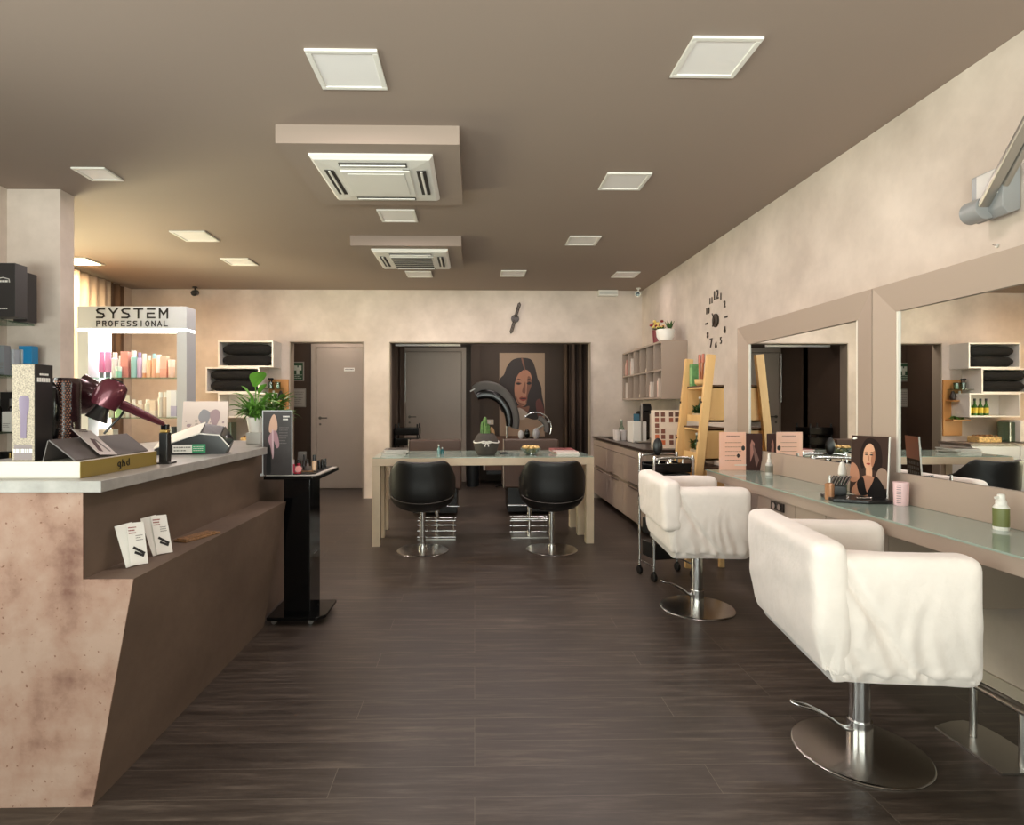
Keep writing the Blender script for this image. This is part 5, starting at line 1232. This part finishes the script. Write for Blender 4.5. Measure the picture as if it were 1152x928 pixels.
for k, (c, up) in enumerate(((2, 1), (3, 0))):
    t = thing('small_ornament', ('small cream ornament lying in an upper compartment of the pigeonhole shelf', 'small cream ornament lying in a lower compartment of the pigeonhole shelf')[k], 'ornament', (1.97, cell(c)+.02, 1.266+(.3095 if up else .0205)))
    MB().ball((0, 0, .022), .022, (1, 1.7, 1), 14).build('shell', mat('ornament_cream', (232, 212, 184), .5), t); MB().ball((0, .03, .04), .01, seg=10).build('knob', mat('ornament_cream', (232, 212, 184), .5), t)
zt = 1.266+.6005
t = thing('flower_pot', 'dark red pot of small yellow and red flowers on the pigeonhole shelf', 'plant', (1.97, 6.27, zt))
MB().lathe([(0, 0), (.05, 0), (.06, .13), (.064, .14), (.056, .14), (.05, .12), (0, .12)], seg=24).build('pot', mat('pot_maroon', (112, 24, 40), .4), t)
q = MB(); rnd = random.Random(12)
for k in range(34):
    a = rnd.uniform(0, 2*pi); r = rnd.uniform(0, .075); q.ball((r*cos(a), r*sin(a), .15+rnd.uniform(0, .09)), rnd.uniform(.012, .02), (1, 1, .7), 8, mi=0 if k % 4 else 1)
for k in range(14):
    a = k*.45; q.leaf((0, 0, .13), (cos(a), sin(a), .6), .09, .02, .2, mi=2)
q.build('flowers', [mat('petal_yellow', (236, 208, 120), .5), mat('petal_red', (140, 44, 50), .5), GREEND], t)
t = thing('succulent_bowl', 'white bowl of dark green succulents on the near end of the pigeonhole shelf', 'plant', (1.99, 6.09, zt))
MB().lathe([(0, 0), (.06, 0), (.088, .05), (.095, .12), (.088, .125), (.082, .1), (0, .1)], seg=28).build('bowl', WHITE, t)
q = MB()
for k in range(9):
    a = k*.7; q.leaf((-.045+.01*cos(a), .01*sin(a), .1), (cos(a)*.7, sin(a)*.7, .9), .07, .03, .1)
for k in range(8):
    a = k*.8; q.leaf((.045, 0, .1), (cos(a)*.45, sin(a)*.45, 1.), .13, .03, .05)
q.build('succulents', GREEND, t)

# ------------------------------------------------------------------ wall clocks
DK = mat('clock_bronze', (50, 38, 28), .4)
t = thing('numeral_clock', 'wall clock of loose dark numerals around a bronze centre on the right wall', 'clock', (2.179, 5.25, 1.965))
q = MB(); q.M = Matrix.Rotation(-pi/2, 4, 'Y'); q.cyl((0, 0, .0), .062, .018, seg=28, bev=.005); q.build('centre', DK, t)
MB().bar((-.02, 0, 0), (-.02, .05, .07), .012, .004, up=(1, 0, 0)).bar((-.023, 0, 0), (-.023, .035, -.05), .012, .004, up=(1, 0, 0)).build('hands', DK, t)
for k in range(12):
    n = k+1; a = radians(30*n)
    y = -.215*sin(a); z = .225*cos(a)
    q = MB()
    if n in (3, 9): q.bar((-.006, y-.025, z), (-.006, y+.025, z), .016, .006, up=(1, 0, 0)); q.build('numeral', DK, t, smooth=False)
    else:
        q.bm.free(); s_ = .12 if n in (12, 7) else .085
        for j, ch in enumerate(str(n)): q = MB(); text_mesh(q, ch, s_, frameM((-.006, y+(0 if n < 10 else (.27-.54*j)*s_), z), (0, -1, 0), (0, 0, 1)), 0, .003); q.build('numeral', DK, t, smooth=False)
t = thing('hands_clock', 'dark two-armed clock without dial above the wide opening', 'clock', (.523, YB-.001, 2.322))
q = MB(); q.M = Matrix.Rotation(pi/2, 4, 'X'); q.cyl((0, 0, 0), .052, .02, seg=28, bev=.004); q.build('hub', DK, t)
for s, ln in ((1, .215), (-1, .2)):
    dx, dz = s*.29*ln/.215*.23, s*ln; dx = s*ln*.29
    q = MB(); u = Vector((dx, 0, dz)).normalized(); v = Vector((u.z, 0, -u.x)); o_ = Vector((0, -.024, 0))
    pts = [o_+v*.012+u*.02, o_+v*.016+u*(ln-.02), o_+u*(ln+.0), o_-v*.016+u*(ln-.02), o_-v*.012+u*.02]
    q.tube(pts, .006, 8, closed=True); q.bar(o_+u*.02, o_+u*(ln-.01), .012, .004, up=(0, 1, 0)); q.build('hand', DK, t)
# ================================================================== glass-topped table
tx, ty, trz = .066, 5.41, radians(2.6)
t = thing('long_table', 'long pale table with glass top in front of the wide opening', 'table', (tx, ty, 0), trz)
hw = .955; hd = .375
MB().box(-hw, hw, -hd, -hd+.05, .685, .748, .002).box(-hw, hw, hd-.05, hd, .685, .748, .002).box(-hw, -hw+.05, -hd+.05, hd-.05, .685, .748, .002).box(hw-.05, hw, -hd+.05, hd-.05, .685, .748, .002).build('apron', OAKG, t)
MB().box(-hw+.05, hw-.05, -hd+.05, hd-.05, .70, .742).build('underboard', OAKG, t)
MB().box(-hw+.006, hw-.006, -hd+.006, hd-.006, .7485, .7565, .001).build('glass_top', FROST, t)
for x in (-1, 1):
    for y in (-1, 0, 1):
        x0 = x*(hw-.035)
        MB().box(x0-.034, x0+.034, y*(hd-.035)-.034, y*(hd-.035)+.034, 0, .685, .002).build('leg', OAKG, t)
TM = Matrix.Translation((tx, ty, 0)) @ Matrix.Rotation(trz, 4, 'Z'); ZG = .757
def on_table(x, y): p = TM @ Vector((x, y, ZG)); return (p.x, p.y, ZG)

# ------------------------------------------------------------------ black tub chairs at the table
def tub_chair(label, loc, rz):
    t = thing('tub_chair', label, 'chair', loc, rz, 'black tub chairs at the table')
    rows = []; n = 40
    # outer shell wraps from arm to arm around the back (back faces -y)
    def ring(f):
        z = .345+.405*f
        r = []
        for i in range(n+1):
            a = pi*(1.0+ (i/n))        # from -x through -y to +x
            a = radians(170)+radians(200)*i/n
            ca, sa = cos(a), sin(a)
            g = min(1., f/.62); grow = .42+.58*(1-(1-g)**2.4)**.5
            off = abs(math.degrees(a)-270)
            k = max(0., min(1., (off-38)/42)); k = k*k*(3-2*k)
            top = .748+.012*min(1., off/38)**2-.135*k-.03*max(0., (off-80)/20)
            zz = .345+(top-.345)*f
            n_ = 2.5
            rr = (abs(ca)**n_+abs(sa)**n_)**(-1/n_)
            back = max(0., -sa)
            lean = -.02*back*max(0, f-.6)/.4
            r.append((.272*grow*rr*ca, .245*(.25+.75*grow)*rr*sa+lean, zz))
        return r
    q = MB(); q.grid([ring(k/10) for k in range(11)]); o = q.build('shell', LEATHER, t, angle=60); md = o.modifiers.new('thick', 'SOLIDIFY'); md.thickness = .045; md.offset = -1
    bv = o.modifiers.new('b', 'BEVEL'); bv.width = .012; bv.segments = 3; bv.limit_method = 'ANGLE'; bv.angle_limit = radians(50)
    q = MB(); q.lathe([(0, .33), (.12, .335), (.19, .36), (.225, .40), (.235, .44), (.215, .47), (0, .475)], seg=32, sx=1.02, sy=.95); q.build('seat', LEATHER, t)
    q = MB()
    pts = []
    for i in range(n+1):
        a = radians(200)+radians(140)*i/n
        rr = (abs(cos(a))**2.5+abs(sin(a))**2.5)**(-1/2.5)
        pts.append((.262*rr*cos(a), .245*rr*sin(a), .50-.075*(max(0, -sin(a)))))
    q.tube(pts, .0035, 6); q.build('piping', mat('piping_grey', (70, 66, 62), .4), t)
    MB().cyl((0, 0, .012), .024, .325, seg=24).cyl((0, 0, .012), .034, .03, seg=24, bev=.003).build('column', CHROME, t)
    MB().lathe([(0, 0), (.213, 0), (.214, .003), (.208, .009), (.05, .014), (0, .014)], seg=56).build('base_disc', mat('polished_steel', (190, 188, 184), .16, 1.), t, angle=50)
    return t
c0 = tub_chair('black leather tub chair on a chrome disc at the left half of the table', (-.43, 4.86, 0), radians(3))
c1 = copy_tree(c0); c1.location = (.64, 4.87, 0); c1.rotation_euler.z = radians(-3); c1['label'] = 'black leather tub chair on a chrome disc at the right half of the table'
def step_rest(label, loc, rz):
    t = thing('step_footrest', label, 'footrest', loc, rz, 'chrome footrests under the table')
    w = .15
    for x in (-w, w): MB().tube([(x, -.09, .02), (x, -.07, .17), (x, .05, .17)], .008, 8).build('side_frame', CHROME, t)
    for y, z in ((-.09, .025), (-.083, .08), (-.075, .13), (-.07, .17), (.05, .17)): MB().rod((-w-.02, y, z), (w+.02, y, z), .0075).build('rung', CHROME, t)
    MB().box(-.17, .17, -.11, .1, 0, .012, .003).build('base_plate', STEEL, t)
    MB().rod((0, 0, .01), (0, 0, .30), .018, seg=14).build('upright', CHROME, t); MB().rod((0.0, 0, .285), (.2, -.0, .285), .007).build('cross_bar', CHROME, t)
    return t
s0 = step_rest('chrome stepped footrest seen beneath the left tub chair', (-.34, 5.33, 0), .0)
s1 = copy_tree(s0); s1.location = (.50, 5.37, 0); s1.rotation_euler.z = pi; s1['label'] = 'chrome stepped footrest seen beneath the right tub chair'

# ------------------------------------------------------------------ things on the table
def magazine(x, y, z, w, d, h, rz, col, label, grp):
    t = thing('magazine', label, 'magazine', (*on_table(x, y)[:2], ZG+z), rz+trz, grp)
    MB().box(-w/2+.002, w/2-.002, -d/2+.002, d/2-.002, .0008, h-.0008).build('pages', PAPER, t, smooth=False)
    q = MB().box(-w/2, w/2, -d/2, d/2, h-.0008, h).box(-w/2, w/2, -d/2, d/2, 0, .0008).box(-w/2-.0008, -w/2, -d/2, d/2, 0, h); scribble(q, (-w*.35, -d*.3, h), (1, 0, 0), (0, 1, 0), w*.6, d*.5, (0, 0, 1), 1, 3, int(x*100), .015)
    q.build('cover', [mat('mag_%d_%d' % col[:2], col, .3), INK], t, smooth=False)
z = 0.
for k, (c, rz) in enumerate((((216, 210, 200), .05), ((120, 112, 104), -.1), ((206, 200, 192), .12), ((92, 84, 78), .02))):
    magazine(-.80+.006*k, .03, z, .21, .28, .011, rz, c, ('lowest', 'second from the bottom', 'third from the bottom', 'topmost')[k]+' magazine of the left stack on the table', 'magazines on the left of the table'); z += .0112
z = 0.
for k, (c, rz) in enumerate((((232, 224, 212), .0), ((222, 170, 168), .06), ((176, 104, 104), -.06))):
    magazine(.775-.012*k, -.02+.02*k, z, .21, .28, .012, rz, c, ('lowest white', 'middle pink', 'topmost reddish')[k]+' magazine of the right stack on the table', 'magazines on the right of the table'); z += .0122
t = thing('vase_planter', 'round dark grey planter tied with a white cord bow on the table', 'vase', (*on_table(.03, -.16)[:2], ZG))
VM = mat('vase_grey', (66, 60, 55), .7, var=.05, vscale=20.)
MB().lathe([(0, 0), (.075, 0), (.095, .03), (.11, .085), (.108, .125), (.09, .165), (.066, .195), (.06, .195), (.08, .16), (.09, .12), (0, .11)], seg=36).build('pot', VM, t)
q = MB(); pts = [(.1125*cos(a), .1125*sin(a), .118+.006*sin(3*a)) for a in [2*pi*i/40 for i in range(40)]]; q.tube(pts, .0055, 8, closed=True)
for s in (-1, 1):
    q.tube(smooth_poly([(0.005, -.117, .118), (s*.02, -.122, .128), (s*.045, -.115, .122), (s*.025, -.121, .112), (0.005, -.117, .116)], 4, False), .0048, 8)
    q.tube(smooth_poly([(0.005, -.118, .115), (s*.012+.003, -.121, .10), (s*.016+.003, -.12, .082)], 4, False), .0045, 8)
q.build('cord', WHITE, t)
q = MB(); rnd = random.Random(9)
for (x, y, h, r) in ((.0, 0, .21, .019), (-.022, .005, .17, .017), (.024, .002, .15, .017), (.008, -.02, .13, .015)):
    prof = [(0, .13), (r, .13), (r*1.1, .13+h*.4), (r*.9, .13+h*.85), (r*.5, .13+h*.98), (0, .13+h)]
    b0 = len(q.bm.verts); q.lathe(prof, (x-.01, y, 0), 24); q.bm.verts.ensure_lookup_table()
    for i, v in enumerate(list(q.bm.verts)[b0:]):
        dx, dy = v.co.x-(x-.01), v.co.y-y; a = math.atan2(dy, dx); k = 1+.16*cos(8*a); v.co.x = x-.01+dx*k; v.co.y = y+dy*k
q.build('cactus', mat('cactus_green', (74, 112, 48), .5, var=.25, vscale=25.), t)
t = thing('glass_dish', 'clear glass bowl filled with golden balls on the table', 'bowl', (*on_table(.43, -.16)[:2], ZG))
MB().lathe([(0, .004), (.04, .004), (.055, .012), (.085, .05), (.098, .058), (.094, .062), (.08, .052), (.05, .018), (0, .012)], seg=32).build('bowl', GLASS, t)
MB().cyl((0, 0, 0), .045, .004, seg=24).build('foot', GLASS, t)
GB = mat('gold_ball', (226, 190, 124), .25, .25)
dish = (*on_table(.43, -.16)[:2],)
spots = [(.03*cos(a), .03*sin(a), .030) for a in (0, 1.26, 2.51, 3.77, 5.03)]+[(.062*cos(a), .062*sin(a), .062) for a in [k*.785 for k in range(8)]]+[(.022*cos(a), .022*sin(a), .066) for a in (0.4, 2.5, 4.6)]
proto = None
for k, (x, y, z) in enumerate(spots):
    if proto is None:
        o = MB().ball((0, 0, 0), .0175, seg=16).build('golden_ball', GB)
        proto = o; tag(o, 'shiny golden ball in the clear glass bowl on the table', 'ornament', 'golden balls in the bowl')
    else: o = proto.copy(); COL.objects.link(o)
    o.location = (dish[0]+x, dish[1]+y, ZG+z+.002)
for k, (dx, h) in enumerate(((0, .075), (.032, .055))):
    t = thing('small_bottle', ('taller clear teal bottle standing near the middle of the table', 'shorter dark teal bottle beside the clear one on the table')[k], 'bottle', (*on_table(-.395+dx, -.02-.03*k)[:2], ZG))
    MB().lathe([(0, 0), (.015, 0), (.016, h*.6), (.006, h*.8), (.006, h*.95), (0, h*.95)], seg=18).build('bottle', mat('teal_glass%d' % k, ((120, 160, 158), (30, 88, 94))[k], .12), t); MB().cyl((0, 0, h*.93), .008, h*.2, seg=12).build('stopper', STEEL, t)
t = thing('phone', 'dark small phone lying flat behind the grey planter on the table', 'phone', on_table(.2, .0), .1); MB().box(-.04, .04, -.07, .07, 0, .009, .004).build('body', BLACKG, t); MB().box(-.035, .035, -.06, .06, .009, .0095).build('screen', BLACK, t)

# ================================================================== wash area behind the opening
t = thing('wall_poster', 'poster of a woman with long dark hair on the brown back wall', 'poster', (.752, 9.297, 0))
W_, H_ = .72, 1.32
z0 = 2.03-H_
HA = mat('poster_hair', (44, 28, 24), .5); SKA = mat('poster_skin', (190, 132, 104), .5); SKB = mat('poster_skin_shade', (134, 86, 66), .5)
portrait('print', W_, H_, Matrix.Translation((0, -.004, z0)), t,
  [mat('poster_beige', (178, 152, 128), .6), HA, SKA, SKB, mat('poster_lip', (150, 66, 54), .5), INK, mat('poster_auburn', (104, 54, 46), .5), mat('poster_cloth', (200, 186, 170), .6)],
  [(-.5, .36), (-.5, .66), (-.40, .74), (-.33, .84), (-.2, .92), (.0, .942), (.2, .92), (.29, .82), (.34, .70), (.42, .60), (.44, .5), (.49, .28), (.3, .2), (.0, .24), (-.3, .24)],
  [(-.17, .56), (-.15, .66), (-.09, .74), (.0, .785), (.07, .80), (.16, .775), (.215, .70), (.22, .60), (.16, .48), (.09, .385), (.02, .362), (-.08, .385), (-.145, .46)],
  [([(-.16, .33), (-.06, .38), (.04, .35), (.16, .36), (.1, .26), (-.05, .24), (-.2, .27)], 3), ([(-.12, .33), (-.02, .335), (.12, .27), (.02, .2), (-.2, .24)], 7),
   ([(.215, .70), (.19, .62), (.14, .52), (.09, .40), (.14, .43), (.2, .54), (.25, .62), (.25, .70)], 1), ([(.3, .40), (.38, .45), (.44, .40), (.49, .28), (.36, .22)], 6),
   ([(.13, .72), (.2, .69), (.2, .6), (.13, .5), (.11, .42), (.08, .40), (.1, .52), (.11, .62)], 3), ([(-.14, .5), (-.12, .44), (-.07, .39), (.02, .37), (.08, .39), (.0, .395), (-.08, .42)], 3),
   ([(-.15, .635), (-.09, .655), (-.01, .635), (-.08, .615)], 3), ([(.1, .635), (.16, .655), (.21, .635), (.15, .618)], 1),
   ([(-.13, .632), (-.08, .642), (-.03, .63), (-.08, .62)], 5), ([(.11, .633), (.155, .643), (.19, .633), (.15, .622)], 5),
   ([(-.16, .665), (-.08, .69), (.0, .67), (-.08, .677)], 1), ([(.08, .67), (.15, .69), (.21, .672), (.15, .68)], 1),
   ([(.0, .54), (.05, .63), (.075, .65), (.075, .53), (.045, .515)], 3), ([(-.065, .455), (-.01, .475), (.03, .468), (.08, .472), (.11, .452), (.05, .425), (-.01, .428)], 4), ([(-.055, .452), (.03, .458), (.1, .452), (.03, .447)], 5),
   ([(-.02, .93), (.05, .80), (.07, .80), (.02, .93)], 3)])
curtain('curtain', 'dark brown curtain at the right side of the wash area', 1.38, 1.60, 9.12, .02, 2.44, mat('curtain_dark', (92, 74, 60), .9), 3, .03, 'x')
curtain('curtain', 'darkest brown curtain just inside the opening by the right jamb', 1.33, 1.60, 8.2, .02, 2.44, mat('curtain_darker', (62, 48, 40), .9), 3, .03, 'x')
t = thing('sliding_rail', 'white horizontal rail under the lintel at the left of the opening', 'rail', (-.63, 7.95, 2.0)); MB().box(-.44, .44, -.03, .03, 0, .045, .003).build('rail', WHITEP, t)
for x in (-.4, .4): MB().box(x-.02, x+.02, -.02, .02, .045, .45, .002).build('hanger', STEEL, t)
o = MB().box(-.06, .08, 9.14, 9.3, 0, 2.45).build('wall_wash_pier', DARKBROWN, smooth=False); struct(o)

BR = mat('brown_leather', (84, 64, 54), .45, bump=.05, bscale=80.)
def wash_chair(label, loc, rz, w, h, m):
    t = thing('wash_chair', label, 'chair', loc, rz, 'chairs in the wash area')
    MB().box(-w/2, w/2, -.06, .05, .30, h, .02).build('backrest', m, t); MB().box(-w/2+.03, w/2-.03, .05, .5, .33, .46, .03).build('seat', m, t)
    for x in (-w/2, w/2-.05): MB().box(x, x+.05, -.02, .48, .28, .62, .015).build('armrest', m, t)
    MB().box(-w/2+.04, w/2-.04, -.03, .46, .03, .30, .01).build('pedestal', BLACK, t); MB().box(-w/2-.008, -w/2, -.06, .0, .30, h, .002).build('edge_trim', mat('trim_pale', (176, 166, 150), .4), t)
    for x in (-.2, .2): MB().cyl((x, .2, 0), .02, .03, seg=12).build('foot', BLACK, t)
    return t
wash_chair('dark brown square-backed chair beyond the left half of the table', (-.43, 6.4, 0), 0, .56, .83, BR)
wash_chair('dark brown square-backed chair beyond the right half of the table, under the chrome ring', (.62, 6.45, 0), 0, .60, .83, BR)
# trolley of black trays by the left jamb
t = thing('tray_tower', 'black tower of stacked trays beside the left jamb of the opening', 'trolley', (-.93, 8.05, 0))
for k in range(6): MB().box(-.15, .18, -.18, .18, .1+.14*k, .2+.14*k, .012).build('tray', BLACKG, t)
for x, y in ((-.13, -.16), (.16, -.16), (-.13, .16), (.16, .16)): MB().cyl((x, y, 0), .012, .95, seg=10).build('post', BLACK, t)


# hair processor: large black arc on a stand
def arc(cx, cz, Y, r0, r1, a0, a1, depth, mats, name, parent, o, n=26, sz=1.):
    q = MB(); rows = []
    for i in range(n+1):
        a = radians(a0+(a1-a0)*i/n); e = min(1., min(i, n-i)/2.5); e = .8+.2*e
        m_ = (r0+r1)/2; hh = (r1-r0)/2*e
        p = []
        for k in range(20):
            b_ = 2*pi*k/20
            sq = lambda v: math.copysign(abs(v)**.5, v); rr = m_+hh*sq(cos(b_)); p.append((cx+rr*cos(a)-o[0], Y+depth/2*sq(sin(b_))-o[1], cz+sz*rr*sin(a)-o[2]))
        rows.append(p)
    q.grid(rows, closed=True); q.poly(rows[0]); q.poly(rows[-1][::-1])
    bmesh.ops.recalc_face_normals(q.bm, faces=q.bm.faces)
    return q.build(name, mats, parent, angle=60)
PY = 8.6; o_ = (.305, PY, 0)
t = thing('hair_processor', 'tall hair processor with a big black curved hood on a slim stand', 'hair dryer hood', o_)
c_ = at(547, 476, PY)
arc(c_.x, c_.z, PY, .351, .491, -8, 116, .22, mat('hood_charcoal', (92, 90, 88), .55, spec=.3), 'hood', t, o_, sz=1.26)
arc(c_.x, c_.z, PY-.05, .281, .392, -6, 114, .17, BLACKG, 'inner_lamp', t, o_, sz=1.26)
q = MB(); e = Vector((c_.x+.43*cos(radians(117)), PY-.1, c_.z+.54*sin(radians(117))))-Vector(o_); q.bar(e+Vector((-.04, 0, -.02)), e+Vector((.03, 0, .02)), .02, .02, bev=.004); q.build('tip_light', mat('tip_pale', (206, 206, 202), .2), t)
st = at(570, 475, PY)-Vector(o_)
MB().rod((st.x, 0, .03), (st.x, 0, st.z+.01), .014, seg=14).rod((st.x, .05, st.z-.03), (c_.x+.42-o_[0], 0, st.z+.02), .02).build('pole', STEEL, t)
for k in range(5):
    a = k*1.2566; MB().rod((st.x, 0, .04), (st.x+.2*cos(a), .2*sin(a), .025), .014, .01).build('foot', BLACK, t)
MB().box(st.x-.04, st.x+.04, -.04, .04, .32, .62, .01).build('control_box', BLACK, t)
# second device: chrome ring
RY = 7.85; o2 = (.64, RY, 0)
t = thing('ring_processor', 'chrome ring shaped hair processor with pale pads before the poster', 'hair dryer hood', o2)
c2 = at(603, 482, RY)
q = MB(); R_ = .205
q.tube([(c2.x-o2[0]+R_*cos(radians(a)), 0, c2.z+.01+R_*sin(radians(a))) for a in range(-25, 140, 6)], .011, 10); q.build('ring', CHROME, t)
arc(c2.x, c2.z, RY+.03, .11, .18, -20, 75, .1, mat('hood_charcoal', (92, 90, 88), .55, spec=.3), 'hood', t, o2)
for k, (px, py, s) in enumerate(((586, 489, .05), (603, 488, .065), (593, 488, .05))):
    p = at(px, py, RY-.06)-Vector(o2); q = MB(); q.ball(p, s, (.75, .5, 1.2), 18); q.build('pad', (mat('pad_pale', (176, 176, 178), .35), mat('pad_grey', (150, 150, 154), .35), BLACKG)[k], t)
MB().rod((c2.x-o2[0], .06, .03), (c2.x-o2[0], .06, c2.z-.02), .02, seg=14).rod((c2.x-o2[0], .06, c2.z-.02), (c2.x-o2[0]+.2, .03, c2.z+.1), .014).build('pole', STEEL, t)
for k in range(5):
    a = k*1.2566+.3; MB().rod((c2.x-o2[0], .06, .04), (c2.x-o2[0]+.24*cos(a), .06+.24*sin(a), .025), .014, .01).build('foot', BLACK, t)
# brown counter low behind the table and blue box
t = thing('brown_cabinet', 'low brown cabinet on a steel foot behind the table', 'cabinet', (.40, 9.04, 0))
MB().box(-.24, .3, -.2, .2, .22, .72, .005).build('body', mat('cabinet_brown', (112, 82, 64), .5), t); MB().box(-.27, -.24, -.2, .2, .22, .72, .003).build('side_panel', mat('trim_pale', (176, 166, 150), .4), t)
MB().box(-.22, .3, -.22, .2, .16, .22, .01).build('base_tray', BLACK, t); MB().cyl((.05, 0, 0), .03, .16, seg=16).build('foot', STEEL, t)
t = thing('blue_bin', 'dark bin with a blue rim beside the pale door', 'bin', (-.03, 8.75, 0)); MB().lathe([(0, 0), (.11, 0), (.13, .42), (.125, .42), (.11, .02), (0, .02)], seg=24, sx=.85).build('body', mat('bin_dark', (22, 26, 28), .4), t); MB().lathe([(.126, .42), (.135, .42), (.135, .47), (.126, .47)], seg=24, sx=.85).build('rim', mat('rim_blue', (40, 84, 108), .4), t)
t = thing('wall_plate', 'pale switch plate on the brown wall behind the planter', 'switch', (.07, 9.138, .0)); p = at(551, 475, 9.13)
t.location = (p.x, 9.298, p.z); MB().box(-.065, .065, -.012, -.001, -.04, .04, .004).build('plate', mat('switch_cream', (220, 206, 188), .4), t); MB().box(-.02, .02, -.016, -.012, -.02, .02, .002).build('rocker', WHITE, t)
t = thing('wooden_paddle', 'tan wooden paddle brush leaning on the brown cabinet behind the planter', 'brush', (at(556, 488, 8.95).x, 8.95, .7205)); q = MB(); q.M = Matrix.Rotation(-.3, 4, 'Y'); q.ball((0, 0, .09), .035, (.9, .3, 2.), 18); q.build('head', mat('paddle_tan', (196, 158, 112), .5), t); q = MB(); q.M = Matrix.Rotation(-.3, 4, 'Y'); q.rod((0, 0, 0), (0, 0, .03), .01); q.build('handle', mat('paddle_tan', (196, 158, 112), .5), t)
# signs in the corridor
for k, (px0, px1, py0, py1) in enumerate(((328.5, 342, 407, 428.5), (329.5, 344, 437, 458))):
    a = at(px0, py1, 8.49); b_ = at(px1, py0, 8.49)
    t = thing('wall_notice', ('green framed certificate notice high on the corridor wall', 'grey framed paper notice lower on the corridor wall')[k], 'sign', (a.x, 8.498, a.z))
    w, h = b_.x-a.x, b_.z-a.z
    MB().box(0, w, -.012, -.001, 0, h, .001).build('frame', mat('notice_frame', (150, 148, 138), .4), t)
    q = MB().box(.015, w-.015, -.0135, -.012, .015, h-.015)
    if k == 0:
        q.box(w*.2, w*.45, -.0145, -.0135, h*.55, h*.8, mi=1); q.box(w*.55, w*.8, -.0145, -.0135, h*.55, h*.8, mi=1); q.box(w*.38, w*.62, -.015, -.0135, h*.35, h*.7, mi=1); scribble(q, (w*.15, -.014, h*.1), (1, 0, 0), (0, 0, 1), w*.7, h*.25, (0, -1, 0), 1, 3, 3)
    else: scribble(q, (w*.15, -.014, h*.15), (1, 0, 0), (0, 0, 1), w*.7, h*.7, (0, -1, 0), 1, 7, 6)
    q.build('print', [mat('notice%d' % k, ((36, 78, 48), (176, 172, 162))[k], .5), (mat('notice_pale', (206, 214, 200), .5), MATS['print_grey'])[k]], t, smooth=False)
